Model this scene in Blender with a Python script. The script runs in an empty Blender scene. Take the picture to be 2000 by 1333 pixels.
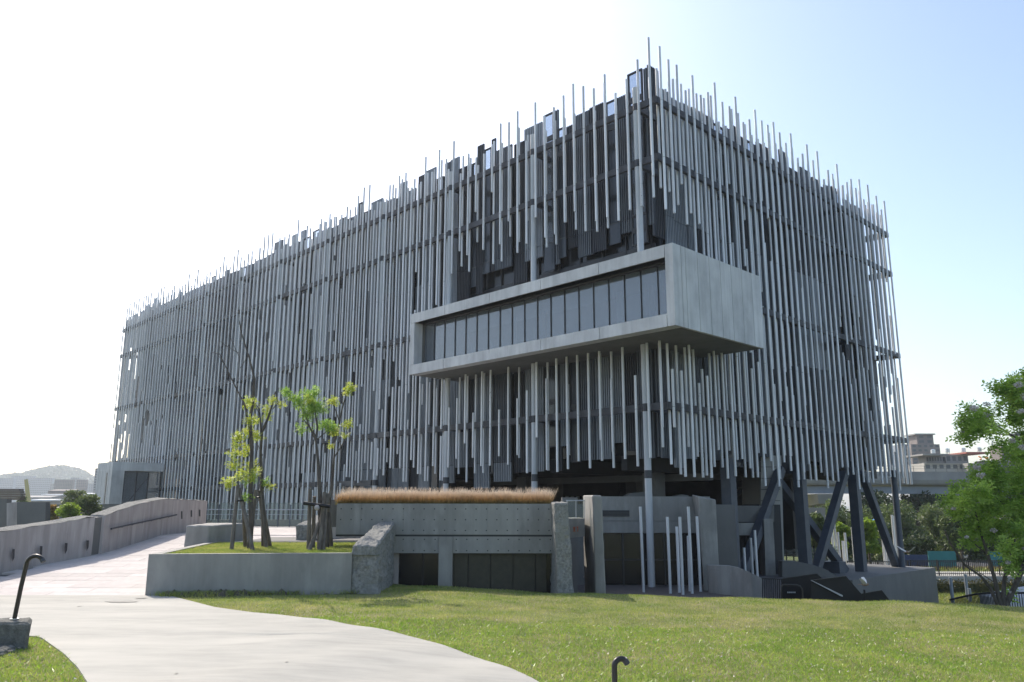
import bpy, bmesh, math, random
import numpy as np
from mathutils import Vector, Matrix, noise
R = math.radians
random.seed(7); rng = np.random.default_rng(11)
scn = bpy.context.scene
col = scn.collection
# ------------------------------------------------------------------ camera, sky, sun, exposure
# heights are measured from the photographer's eye (z = 0)
F, CX, CY, PITCH, ROLL = 1548.07, 1000.0, 666.5, 0.2025, 0.0015
cam = bpy.data.cameras.new('camera'); camo = bpy.data.objects.new('camera', cam); col.objects.link(camo)
cam.sensor_width = 36; cam.lens = F/2000*36; cam.clip_start = .1; cam.clip_end = 9000
_f = Vector((0, math.cos(PITCH), math.sin(PITCH))); _u0 = Vector((0, -math.sin(PITCH), math.cos(PITCH))); _r0 = Vector((1, 0, 0))
_r = math.cos(ROLL)*_r0+math.sin(ROLL)*_u0; _u = -math.sin(ROLL)*_r0+math.cos(ROLL)*_u0
m = Matrix.Identity(4)
for i in range(3): m[i][0] = _r[i]; m[i][1] = _u[i]; m[i][2] = -_f[i]
camo.matrix_world = m
scn.camera = camo
SUN_AZ, SUN_EL = R(-35), R(42)          # azimuth from +Y, negative to the left
w = bpy.data.worlds.new('World'); scn.world = w; w.use_nodes = True
nt = w.node_tree; bg = nt.nodes['Background']
sky = nt.nodes.new('ShaderNodeTexSky'); sky.sky_type = 'NISHITA'; sky.sun_disc = False
sky.sun_elevation = SUN_EL; sky.sun_rotation = SUN_AZ
sky.air_density = 1.0; sky.dust_density = 2.0; sky.ozone_density = .5
nt.links.new(sky.outputs[0], bg.inputs[0]); bg.inputs[1].default_value = 0.138
sl = bpy.data.lights.new('sun', 'SUN'); sl.energy = 2.7; sl.angle = R(.53); sl.color = (1, .91, .79)
so = bpy.data.objects.new('sun', sl); col.objects.link(so)
sd = Vector((math.sin(SUN_AZ)*math.cos(SUN_EL), math.cos(SUN_AZ)*math.cos(SUN_EL), math.sin(SUN_EL)))
so.rotation_euler = (-sd).to_track_quat('-Z', 'Y').to_euler()
scn.view_settings.view_transform = 'Standard'; scn.view_settings.look = 'None'
scn.view_settings.gamma = 1; scn.view_settings.use_curve_mapping = False
scn.view_settings.exposure = 0.92
scn.cycles.max_bounces = 6; scn.cycles.transparent_max_bounces = 12

def ray(x, y): return _f+_r*((x-CX)/F)-_u*((y-CY)/F)
def at(x, y, Y): d = ray(x, y); return d*(Y/d.y)         # point seen at photo pixel x,y that lies Y metres ahead
def atz(x, y, z): d = ray(x, y); return d*(z/d.z)

# ------------------------------------------------------------------ materials
def new_mat(name):
    mt = bpy.data.materials.new(name); mt.use_nodes = True
    return mt, mt.node_tree, mt.node_tree.nodes['Principled BSDF']
def mat(name, c, rough=.7, metal=0, c2=None, scale=3, detail=6, bump=0, bscale=40, spec=.4, randv=0, coord='world', stretch=(1,1,1), contrast=(.35,.65), c3=None, scale3=.6, streak=0):
    mt, t, b = new_mat(name)
    b.inputs['Roughness'].default_value = rough; b.inputs['Metallic'].default_value = metal
    b.inputs['Specular IOR Level'].default_value = spec
    if coord == 'world':
        g = t.nodes.new('ShaderNodeNewGeometry'); src = g.outputs['Position']
    else:
        g = t.nodes.new('ShaderNodeTexCoord'); src = g.outputs['Object']
    mp = t.nodes.new('ShaderNodeMapping'); mp.inputs['Scale'].default_value = stretch
    t.links.new(src, mp.inputs[0]); src = mp.outputs[0]
    cur = None
    if c2 is not None:
        n = t.nodes.new('ShaderNodeTexNoise'); n.inputs['Scale'].default_value = scale; n.inputs['Detail'].default_value = detail
        n.inputs['Roughness'].default_value = .65
        t.links.new(src, n.inputs['Vector'])
        rp = t.nodes.new('ShaderNodeMapRange'); rp.inputs[1].default_value = contrast[0]; rp.inputs[2].default_value = contrast[1]
        t.links.new(n.outputs[0], rp.inputs[0])
        mx = t.nodes.new('ShaderNodeMix'); mx.data_type = 'RGBA'
        mx.inputs[6].default_value = (*c, 1); mx.inputs[7].default_value = (*c2, 1)
        t.links.new(rp.outputs[0], mx.inputs[0]); cur = mx.outputs[2]
        if c3 is not None:
            n3 = t.nodes.new('ShaderNodeTexNoise'); n3.inputs['Scale'].default_value = scale3; n3.inputs['Detail'].default_value = 5
            t.links.new(src, n3.inputs['Vector'])
            r3 = t.nodes.new('ShaderNodeMapRange'); r3.inputs[1].default_value = .48; r3.inputs[2].default_value = .68
            t.links.new(n3.outputs[0], r3.inputs[0])
            m3 = t.nodes.new('ShaderNodeMix'); m3.data_type = 'RGBA'; m3.inputs[7].default_value = (*c3, 1)
            t.links.new(r3.outputs[0], m3.inputs[0]); t.links.new(cur, m3.inputs[6]); cur = m3.outputs[2]
    if streak and cur:
        g5 = t.nodes.new('ShaderNodeNewGeometry'); m5 = t.nodes.new('ShaderNodeMapping'); m5.inputs['Scale'].default_value = (5, 5, .22)
        t.links.new(g5.outputs['Position'], m5.inputs[0]); n5 = t.nodes.new('ShaderNodeTexNoise'); n5.inputs['Scale'].default_value = 1; n5.inputs['Detail'].default_value = 7
        t.links.new(m5.outputs[0], n5.inputs['Vector']); r5 = t.nodes.new('ShaderNodeMapRange'); r5.inputs[1].default_value = .42; r5.inputs[2].default_value = .72
        r5.inputs[3].default_value = 1; r5.inputs[4].default_value = 1-streak; t.links.new(n5.outputs[0], r5.inputs[0])
        h5 = t.nodes.new('ShaderNodeHueSaturation'); t.links.new(r5.outputs[0], h5.inputs['Value']); t.links.new(cur, h5.inputs['Color']); cur = h5.outputs[0]
    if randv:
        oi = t.nodes.new('ShaderNodeObjectInfo'); mr = t.nodes.new('ShaderNodeMapRange')
        mr.inputs[3].default_value = 1-randv; mr.inputs[4].default_value = 1+randv
        t.links.new(oi.outputs['Random'], mr.inputs[0])
        hs = t.nodes.new('ShaderNodeHueSaturation'); t.links.new(mr.outputs[0], hs.inputs['Value'])
        if cur: t.links.new(cur, hs.inputs['Color'])
        else: hs.inputs['Color'].default_value = (*c, 1)
        cur = hs.outputs[0]
    if cur: t.links.new(cur, b.inputs['Base Color'])
    else: b.inputs['Base Color'].default_value = (*c, 1)
    if bump:
        nb = t.nodes.new('ShaderNodeTexNoise'); nb.inputs['Scale'].default_value = bscale; nb.inputs['Detail'].default_value = 4
        t.links.new(src, nb.inputs['Vector'])
        bp = t.nodes.new('ShaderNodeBump'); bp.inputs['Strength'].default_value = bump; bp.inputs['Distance'].default_value = .02
        t.links.new(nb.outputs[0], bp.inputs['Height']); t.links.new(bp.outputs[0], b.inputs['Normal'])
    return mt
def leaf_mat(name, c, c2, scale=1.5, trans=.35, rough=.5):
    mt = mat(name, c, rough, c2=c2, scale=scale, detail=3, spec=.3)
    t = mt.node_tree; b = t.nodes['Principled BSDF']; out = [n for n in t.nodes if n.type == 'OUTPUT_MATERIAL'][0]
    tr = t.nodes.new('ShaderNodeBsdfTranslucent'); src = b.inputs['Base Color'].links[0].from_socket
    hs = t.nodes.new('ShaderNodeHueSaturation'); hs.inputs['Value'].default_value = 1.6; hs.inputs['Saturation'].default_value = 1.1
    t.links.new(src, hs.inputs['Color']); t.links.new(hs.outputs[0], tr.inputs[0])
    ms = t.nodes.new('ShaderNodeMixShader'); ms.inputs[0].default_value = trans
    t.links.new(b.outputs[0], ms.inputs[1]); t.links.new(tr.outputs[0], ms.inputs[2]); t.links.new(ms.outputs[0], out.inputs[0])
    return mt
def glass_mat(name, tint, mix=.6, rough=.03, ior=1.5):
    mt = bpy.data.materials.new(name); mt.use_nodes = True; t = mt.node_tree
    b = t.nodes['Principled BSDF']; out = [n for n in t.nodes if n.type == 'OUTPUT_MATERIAL'][0]
    b.inputs['Base Color'].default_value = (*[v*.3 for v in tint], 1); b.inputs['Roughness'].default_value = rough
    b.inputs['Specular IOR Level'].default_value = .8; b.inputs['IOR'].default_value = ior
    tr = t.nodes.new('ShaderNodeBsdfTransparent'); tr.inputs[0].default_value = (*tint, 1)
    ms = t.nodes.new('ShaderNodeMixShader'); ms.inputs[0].default_value = mix
    t.links.new(b.outputs[0], ms.inputs[1]); t.links.new(tr.outputs[0], ms.inputs[2]); t.links.new(ms.outputs[0], out.inputs[0])
    return mt
M = {}
M['tube'] = mat('tube_steel', (.70,.715,.73), .42, .15, c2=(.56,.575,.59), scale=2.2, bump=0, randv=.14, stretch=(1,1,.25))
M['column'] = mat('column_paint', (.52,.54,.555), .5, .1, c2=(.44,.46,.475), scale=2, stretch=(1,1,.3))
M['rail'] = mat('rail_steel', (.05,.053,.062), .5, .3, c2=(.07,.072,.08), scale=3)
M['strut'] = mat('strut_steel', (.085,.10,.125), .5, .2, c2=(.065,.078,.10), scale=2)
M['panel_a'] = mat('panel_mid', (.125,.14,.16), .5, .3, c2=(.095,.108,.125), scale=1.3, randv=.15)
M['panel_b'] = mat('panel_dark', (.05,.055,.066), .5, .3, c2=(.04,.044,.053), scale=1.3, randv=.15)
M['panel_c'] = mat('panel_pale', (.25,.275,.305), .48, .3, c2=(.20,.22,.245), scale=1.3, randv=.12)
M['frame'] = mat('frame_dark', (.03,.032,.037), .45, .2)
M['glass_dark'] = mat('glass_dark', (.035,.042,.052), .12, 0, spec=.38)
M['glass_deep'] = mat('glass_deep', (.012,.013,.015), .18, 0, spec=.4)
M['glass_clear'] = glass_mat('glass_clear', (.80,.86,.93), .72)
M['glass_box'] = glass_mat('glass_box', (.72,.80,.88), .52, .04, 2.1)
M['glass_rail'] = glass_mat('glass_rail', (.88,.93,.91), .8, .05)
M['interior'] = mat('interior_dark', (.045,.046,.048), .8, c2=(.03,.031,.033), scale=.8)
M['interior_lt'] = mat('interior_light', (.45,.46,.46), .8, c2=(.38,.39,.40), scale=.8)
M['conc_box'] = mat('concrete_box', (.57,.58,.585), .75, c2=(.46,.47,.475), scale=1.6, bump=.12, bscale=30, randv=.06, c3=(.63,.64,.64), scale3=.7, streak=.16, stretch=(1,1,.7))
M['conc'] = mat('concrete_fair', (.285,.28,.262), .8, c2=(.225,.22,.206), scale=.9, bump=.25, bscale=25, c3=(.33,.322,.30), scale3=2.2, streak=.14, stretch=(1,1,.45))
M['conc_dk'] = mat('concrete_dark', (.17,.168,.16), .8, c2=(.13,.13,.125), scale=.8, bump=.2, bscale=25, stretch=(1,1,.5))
M['conc_warm'] = mat('concrete_warm', (.41,.37,.35), .85, c2=(.32,.29,.275), scale=1.2, bump=.5, bscale=14, c3=(.45,.41,.39), scale3=3, streak=.22, stretch=(1.5,1.5,.25))
M['conc_rough'] = mat('concrete_rough', (.29,.285,.265), .95, c2=(.14,.14,.13), scale=16, detail=8, bump=1.0, bscale=26, c3=(.22,.22,.205), scale3=2.5)
M['path'] = mat('path_concrete', (.40,.388,.348), .85, c2=(.33,.322,.29), scale=2.6, detail=10, bump=.35, bscale=90, c3=(.445,.43,.385), scale3=.45, stretch=(.55,1.7,1))
M['plank'] = mat('paving_pink', (.55,.505,.48), .85, c2=(.48,.44,.42), scale=5, bump=.2, bscale=50, randv=.10)
M['forecourt'] = mat('forecourt_brick', (.13,.115,.11), .85, c2=(.10,.09,.088), scale=4, bump=.3)
M['soil'] = mat('soil', (.13,.115,.09), 1, c2=(.07,.06,.045), scale=8, bump=1, bscale=20)
M['lawn'] = mat('lawn_ground', (.14,.17,.045), 1, c2=(.20,.21,.075), scale=1.4, detail=9, bump=1, bscale=60, c3=(.25,.22,.115), scale3=.55)
M['blade'] = leaf_mat('grass_blade', (.18,.25,.05), (.37,.37,.13), 1.1, .35, .45)
M['blade_dry'] = leaf_mat('grass_dry', (.42,.39,.23), (.20,.19,.08), 3, .3)
M['blade_lush'] = leaf_mat('grass_lush', (.15,.27,.035), (.31,.40,.09), 4, .4, .35)
M['litter'] = mat('leaf_litter', (.55,.52,.45), .7, c2=(.30,.24,.15), scale=6)
M['ground'] = mat('ground_far', (.12,.13,.08), 1, c2=(.16,.16,.11), scale=.05)
M['black'] = mat('black_metal', (.018,.018,.02), .45, .3)
M['lamp'] = mat('lamp_metal', (.045,.042,.04), .38, .5)
M['bark'] = mat('bark', (.12,.105,.09), .95, c2=(.06,.05,.042), scale=14, bump=1, bscale=30, stretch=(1,1,.25))
M['stake'] = mat('stake_wood', (.19,.165,.135), .95, c2=(.09,.075,.062), scale=9, bump=.8, bscale=30, stretch=(1,1,.2))
M['leaf_y'] = leaf_mat('leaf_yellow', (.42,.44,.09), (.28,.36,.07), 6, .45)
M['leaf_g'] = leaf_mat('leaf_green', (.16,.27,.06), (.27,.38,.10), 7, .5)
M['leaf_r'] = leaf_mat('leaf_right_tree', (.17,.28,.05), (.36,.47,.13), 5, .52)
M['leaf_m'] = leaf_mat('leaf_mid', (.075,.11,.035), (.12,.155,.06), 1.2, .3)
M['leaf_d'] = leaf_mat('leaf_dark', (.04,.065,.028), (.065,.09,.035), 1, .25)
M['leaf_l'] = leaf_mat('leaf_light', (.14,.21,.035), (.24,.32,.06), 3, .45)
M['leaf_o'] = leaf_mat('leaf_orange', (.30,.19,.07), (.22,.20,.06), 2, .35)
M['hedge'] = leaf_mat('hedge_leaf', (.05,.06,.02), (.13,.11,.03), 3, .25)
M['white'] = mat('white_paint', (.75,.75,.73), .5)
M['hill'] = leaf_mat('hill_forest', (.05,.075,.04), (.08,.11,.05), .03, .1)
M['teal'] = mat('teal_board', (.03,.17,.19), .6, c2=(.035,.2,.22), scale=1)
M['navy'] = mat('navy_board', (.03,.05,.13), .6)
M['car_white'] = mat('car_white', (.42,.45,.47), .25, 0, spec=.6)
M['car_glass'] = mat('car_glass', (.02,.025,.03), .1, 0, spec=.7)
M['tyre'] = mat('tyre', (.02,.02,.02), .9)
M['via_a'] = mat('viaduct_parapet', (.33,.32,.30), .85, c2=(.25,.245,.235), scale=.6, stretch=(1,1,.4), c3=(.22,.215,.205), scale3=.25)
M['via_b'] = mat('viaduct_girder', (.27,.30,.34), .6, c2=(.24,.27,.31), scale=.4)
M['bld_grey'] = mat('house_grey', (.30,.29,.28), .85, c2=(.24,.235,.23), scale=.3)
M['bld_beige'] = mat('house_beige', (.42,.40,.36), .85, c2=(.34,.325,.30), scale=.3)
M['bld_brown'] = mat('house_brown', (.22,.19,.175), .85, c2=(.18,.155,.145), scale=.2)
M['bld_blue'] = mat('house_bluegrey', (.28,.31,.35), .85, c2=(.24,.27,.31), scale=.1)
M['win'] = mat('far_window', (.06,.07,.08), .3, spec=.5)
M['roof_w'] = mat('roof_white', (.7,.7,.7), .6)
M['roof_r'] = mat('roof_red', (.35,.12,.09), .8)
M['steel'] = mat('water_tank_steel', (.55,.56,.57), .3, .8)
M['red'] = mat('sign_red', (.42,.10,.04), .6)
M['orange'] = mat('neon_orange', (.8,.25,.03), .6)
M['wing'] = mat('bird_white', (.75,.72,.68), .8); M['bird'] = mat('bird_brown', (.25,.17,.12), .8)
M['rock'] = mat('rock', (.17,.17,.155), .95, c2=(.09,.09,.08), scale=12, bump=1, bscale=30)

# ------------------------------------------------------------------ helpers
class MB:
    def __init__(s): s.v = []; s.f = []; s.sm = []
    def add(s, vs, fs, smooth=False):
        n = len(s.v); s.v += [tuple(v) for v in vs]; s.f += [[i+n for i in f] for f in fs]; s.sm += [smooth]*len(fs); return s
    def box(s, x0, y0, z0, x1, y1, z1):
        if x0 > x1: x0, x1 = x1, x0
        if y0 > y1: y0, y1 = y1, y0
        if z0 > z1: z0, z1 = z1, z0
        vs = [(x, y, z) for z in (z0, z1) for y in (y0, y1) for x in (x0, x1)]
        return s.add(vs, [(0,2,3,1),(4,5,7,6),(0,1,5,4),(2,6,7,3),(0,4,6,2),(1,3,7,5)])
    def hexa(s, b, t):     # 4 bottom points, 4 top points (counter-clockwise from above)
        return s.add(list(b)+list(t), [(3,2,1,0),(4,5,6,7),(0,1,5,4),(1,2,6,5),(2,3,7,6),(3,0,4,7)])
    def prism(s, poly, z0, z1):
        n = len(poly)
        a = sum(poly[i][0]*poly[(i+1) % n][1]-poly[(i+1) % n][0]*poly[i][1] for i in range(n))
        if a < 0: poly = poly[::-1]
        vs = [(p[0], p[1], z0) for p in poly]+[(p[0], p[1], z1) for p in poly]
        return s.add(vs, [tuple(range(n))[::-1], tuple(range(n, 2*n))]+[(i, (i+1) % n, n+(i+1) % n, n+i) for i in range(n)])
    def slab(s, poly, d):  # 3D planar polygon extruded by vector d
        n = len(poly); poly = [Vector(p) for p in poly]; d = Vector(d)
        vs = poly+[p+d for p in poly]
        return s.add(vs, [tuple(range(n))[::-1], tuple(range(n, 2*n))]+[(i, (i+1) % n, n+(i+1) % n, n+i) for i in range(n)])
    def tube(s, pts, rad, n=8, cap=True):
        pts = [Vector(p) for p in pts]
        if not isinstance(rad, (list, tuple)): rad = [rad]*len(pts)
        vs = []; prev = None
        for i, p in enumerate(pts):
            d = (pts[min(i+1, len(pts)-1)]-pts[max(i-1, 0)]).normalized()
            if prev is None:
                a = Vector((1, 0, 0)) if abs(d.x) < .9 else Vector((0, 1, 0)); e1 = d.cross(a).normalized()
            else: e1 = (prev-d*prev.dot(d)).normalized()
            prev = e1; e2 = d.cross(e1)
            for k in range(n):
                t = 2*math.pi*k/n; vs.append(p+(e1*math.cos(t)+e2*math.sin(t))*rad[i])
        fs = [(i*n+k, i*n+(k+1) % n, (i+1)*n+(k+1) % n, (i+1)*n+k) for i in range(len(pts)-1) for k in range(n)]
        s.add(vs, fs, True)
        if cap:
            s.add(vs[:n], [tuple(range(n))[::-1]]); s.add(vs[-n:], [tuple(range(n))])
        return s
    def bar(s, a, b, w, h, upv=(0,0,1)):
        a = Vector(a); b = Vector(b); d = (b-a).normalized(); e = d.cross(Vector(upv)).normalized(); u2 = e.cross(d)
        c = [(-e*w/2-u2*h/2), (e*w/2-u2*h/2), (e*w/2+u2*h/2), (-e*w/2+u2*h/2)]
        vs = [a+q for q in c]+[b+q for q in c]
        return s.add(vs, [(0,1,2,3),(7,6,5,4),(0,4,5,1),(1,5,6,2),(2,6,7,3),(3,7,4,0)])
    def mesh(s, name, m):
        me = bpy.data.meshes.new(name); me.from_pydata(s.v, [], s.f); me.materials.append(m)
        if any(s.sm): me.polygons.foreach_set('use_smooth', s.sm)
        me.update(); return me
    def build(s, name, m, parent=None):
        o = bpy.data.objects.new(name, s.mesh(name, m)); col.objects.link(o)
        if parent: o.parent = parent
        return o
def quads(name, V, m, parent=None, nper=4):
    V = np.asarray(V, np.float32).reshape(-1, 3); n = len(V)//nper
    me = bpy.data.meshes.new(name); me.vertices.add(len(V)); me.vertices.foreach_set('co', V.ravel())
    me.loops.add(n*nper); me.loops.foreach_set('vertex_index', np.arange(n*nper, dtype=np.int32))
    me.polygons.add(n); me.polygons.foreach_set('loop_start', np.arange(0, n*nper, nper, dtype=np.int32))
    me.materials.append(m); me.update(calc_edges=True); me.validate()
    o = bpy.data.objects.new(name, me); col.objects.link(o)
    if parent: o.parent = parent
    return o
def empty(name, loc=(0,0,0), rz=0):
    o = bpy.data.objects.new(name, None); o.empty_display_size = .3; o.location = loc; o.rotation_euler = (0, 0, rz); col.objects.link(o); return o
def tag(o, label=None, cat=None, group=None, kind=None):
    if label: o['label'] = label
    if cat: o['category'] = cat
    if group: o['group'] = group
    if kind: o['kind'] = kind
    return o
def linked(name, me, parent, loc=(0,0,0), rot=(0,0,0), scale=(1,1,1)):
    o = bpy.data.objects.new(name, me); col.objects.link(o); o.parent = parent
    o.location = loc; o.rotation_euler = rot; o.scale = scale; return o
def copy_tree(o, parent=None):
    c = o.copy(); col.objects.link(c); c.parent = parent
    for ch in list(o.children): copy_tree(ch, c)
    return c

# ------------------------------------------------------------------ terrain heights
def sm(a, b, x):
    t = np.clip((np.asarray(x, float)-a)/(b-a), 0, 1); return t*t*(3-2*t)
def GZ(X, Y):
    X = np.asarray(X, float); Y = np.asarray(Y, float)
    zl = np.interp(Y, [0, 8, 14, 18.4, 22], [-1.66, -1.79, -1.93, -2.02, -2.06])
    zc = np.interp(Y, [0, 7, 14, 20, 21.2], [-1.9, -2.0, -2.05, -2.14, -2.25]) - .018*np.maximum(X, 0)
    wt = sm(-3.5, 1.5, X)
    z = zl*(1-wt)+zc*wt
    yc = 21.2-.19*np.maximum(0, X-2)
    z = z - sm(0, 3.2, Y-yc)*1.0*sm(-3.5, -1.5, X)
    bumps = .025*np.sin(X*1.3+Y*.7)*np.sin(Y*.9-X*.4)+.012*np.sin(X*3.1-Y*2.3)
    return z+bumps*sm(0, 2, Y-4)*sm(-6, -2, X)
def onG(x, y):
    z = -2.0
    for _ in range(30):
        p = atz(x, y, z); z = float(GZ(p.x, p.y))
    return atz(x, y, z)

# big ground sheet and far ground
mb = MB(); mb.add([(-2400,-60,-7.0),(2400,-60,-7.0),(2400,2700,-7.0),(-2400,2700,-7.0)], [(0,1,2,3)])
tag(mb.build('ground', M['ground']), kind='structure')
# lawn
def grid_mesh(name, xs, ys, zf, m, keep=None):
    xs = np.asarray(xs); ys = np.asarray(ys); X, Y = np.meshgrid(xs, ys); Z = zf(X, Y)
    v = np.stack([X, Y, Z], -1).reshape(-1, 3); nx = len(xs); fs = []
    for j in range(len(ys)-1):
        for i in range(nx-1):
            if keep and not keep((xs[i]+xs[i+1])/2, (ys[j]+ys[j+1])/2): continue
            fs.append((j*nx+i, j*nx+i+1, (j+1)*nx+i+1, (j+1)*nx+i))
    me = bpy.data.meshes.new(name); me.from_pydata(v.tolist(), [], fs); me.materials.append(m)
    me.polygons.foreach_set('use_smooth', [True]*len(fs)); me.update()
    o = bpy.data.objects.new(name, me); col.objects.link(o); return o
tag(grid_mesh('lawn', np.arange(-30, 30.01, .4), np.arange(-8, 25.3, .35), GZ, M['lawn']), kind='structure')
# path
pr = [onG(x, y) for x, y in [(1050,1333),(940,1290),(820,1250),(740,1230),(640,1213),(560,1204),(500,1199),(420,1188),(370,1175),(330,1165),(291,1157)]]
pr = sorted([(p.y, p.x) for p in pr]); pr = [(-8, 4.5), (3, 2.6), (6, 1.35)]+[q for q in pr if q[0] > 6.5]
pl = sorted([(p.y, p.x) for p in [onG(x, y) for x, y in [(178,1345),(168,1333),(150,1305),(125,1280),(100,1262),(78,1246)]]])
pl = [(-8, -3.0), (4, -3.2)]+pl+[(pl[-1][0]+.25, -7.6), (pl[-1][0]+.6, -30)]
ys = np.arange(-8, 18.31, .15); ys[-1] = 18.35
rx = np.interp(ys, [q[0] for q in pr], [q[1] for q in pr]); lx = np.interp(ys, [q[0] for q in pl], [q[1] for q in pl])
vs = []; fs = []; NC = 30
for j, y in enumerate(ys):
    for i in range(NC+1):
        t = i/NC; x = lx[j]*(1-t)+rx[j]*t; vs.append((x, y, float(GZ(x, y))+.018))
for j in range(len(ys)-1):
    for i in range(NC): a = j*(NC+1)+i; fs.append((a, a+1, a+NC+2, a+NC+1))
nb = len(vs)     # skirts
for side in (0, NC):
    b0 = len(vs)
    for j, y in enumerate(ys):
        x, yy, z = vs[j*(NC+1)+side]; vs.append((x, yy, z-.08))
    for j in range(len(ys)-1): fs.append((j*(NC+1)+side, (j+1)*(NC+1)+side, b0+j+1, b0+j))
me = bpy.data.meshes.new('path'); me.from_pydata(vs, [], fs); me.materials.append(M['path']); me.update()
o = bpy.data.objects.new('path', me); col.objects.link(o); tag(o, kind='structure')
def on_path(X, Y): return (X > np.interp(Y, [q[0] for q in pl], [q[1] for q in pl])-.02) & (X < np.interp(Y, [q[0] for q in pr], [q[1] for q in pr])-.015) & (Y < 18.4)

st_ = MB()
for (x, y, rx_, ry_) in ((238,1178,.36,.10),(276,1171,.14,.05),(155,1187,.04,.03),(344,1320,.02,.02),(560,1297,.02,.015)):
    c = onG(x, y); n = 22; ring = [(c.x+math.cos(2*math.pi*k/n)*rx_*random.uniform(.55, 1.1), c.y+math.sin(2*math.pi*k/n)*ry_*2.2*random.uniform(.6, 1.1)) for k in range(n)]
    st_.add([(c.x, c.y, float(GZ(c.x, c.y))+.026)]+[(a, b_, float(GZ(a, b_))+.026) for a, b_ in ring], [(0, k+1, (k+1) % n+1) for k in range(n)])
tag(st_.build('path_stain', mat('path_stain', (.25,.24,.215), .9, c2=(.33,.32,.29), scale=9)), kind='stuff')
# grass blades, one uncountable mass
def blades(name, P, h, wd, m, lean=.5, parent=None):
    n = len(P); a = rng.uniform(0, 2*np.pi, n); hh = h*rng.uniform(.5, 1.25, n)
    dx = np.cos(a)*wd/2; dy = np.sin(a)*wd/2; lx_ = rng.normal(0, lean, n)*hh; ly_ = rng.normal(0, lean, n)*hh
    V = np.zeros((n, 3, 3)); V[:, 0] = P+np.stack([dx, dy, 0*dx-.005], -1); V[:, 1] = P-np.stack([dx, dy, 0*dx+.005], -1)
    V[:, 2] = P+np.stack([lx_, ly_, hh], -1)
    return quads(name, V, m, parent, 3)
def lawn_pts(n, xa, xb, ya, yb):
    Y = np.sqrt(rng.uniform(ya**2, yb**2, n)); Y = ya+(yb-ya)*rng.uniform(0, 1, n)**.8
    X = Y*rng.uniform(xa, xb, n)
    ok = ~on_path(X, Y) & (Y < 21.6-.19*np.maximum(0, X-2)) & ~((X < -3.1) & (Y > 18.6)) & ~((X < -8.0) & (Y > 12))
    X = X[ok]; Y = Y[ok]; return np.stack([X, Y, GZ(X, Y)], -1)
P = lawn_pts(260000, -.72, .72, 7.0, 21.8)
tag(blades('lawn_grass', P, .036, .013, M['blade']), kind='stuff')
P = lawn_pts(70000, -.72, .72, 7.0, 14.5)
tag(blades('lush_grass', P, .036, .018, M['blade_lush'], .9), kind='stuff')
P = lawn_pts(1500, -.72, .72, 7.0, 15.0); P[:, 2] += .03
tag(blades('leaf_litter', P, .012, .03, M['litter'], 1.5), kind='stuff')
P = lawn_pts(90000, -.72, .72, 7.0, 21.8)
nz = np.array([noise.noise((p[0]*.6, p[1]*.6, 3)) for p in P[::1]])
P = P[nz > .07]
tag(blades('dry_grass', P, .04, .012, M['blade_dry'], .9), kind='stuff')

# ------------------------------------------------------------------ ramp and plaza paving
RZ = lambda Y: float(np.interp(Y, [18.35, 28.0], [-2.02, -1.06]))
def shape(xa, xb, ya, yb):
    pass
mb = MB()
b = .05
mb.add([(-13.6,18.35,-2.02-b),(-7.9,18.35,-2.02-b),(-7.9,28,-1.06-b),(-13.6,28,-1.06-b),(-4,24.4,-1.06-b),(-4,40,-1.06-b),(-16,40,-1.06-b),(-16,28,-1.06-b),(-4,28,-1.06-b),(-7.9,24.4,RZ(24.4)-b)],
       [(0,1,2,3),(7,8,5,6)])
mb.box(-8.1,24.6,-1.3,-4,28,-1.06-b)
ramp = mb.build('ramp_paving', M['conc_dk']); tag(ramp, kind='structure')
slab_me = MB().box(-.746, -.222, -.045, .746, .222, 0).mesh('slab', M['plank'])
sl_ang = math.atan2(.96, 9.65)
for j in range(0, 44):
    y = 18.35+.45*j+.225
    if y > 38: break
    for i in range(0, 7):
        x = -13.4+1.5*i+.75+(.75 if j % 2 else 0)
        if x > -4.6 or (x > -8.1 and y < 25.0): continue
        linked('slab', slab_me, ramp, (x, y, RZ(y)-.004+random.uniform(-.002, .002)), ((sl_ang if y < 28 else 0)+random.uniform(-.002,.002), random.uniform(-.002,.002), 0))
# forecourt floor
K = .875
P0 = Vector((6.6772*K, 33.915*K, 0)); ANG = math.pi/2-.8017
def loc2w(x, y): c_, s_ = math.cos(ANG), math.sin(ANG); return (P0.x+c_*x-s_*y, P0.y+s_*x+c_*y)
mb = MB(); mb.prism([(-3.3,23.4),(1.4,23.6),(8.9,22.6),(10.5,28),loc2w(12.4,0),loc2w(12.4,23),(-3.3,75)], -3.3, -3.0)
tag(mb.build('forecourt', M['forecourt']), kind='structure')

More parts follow.
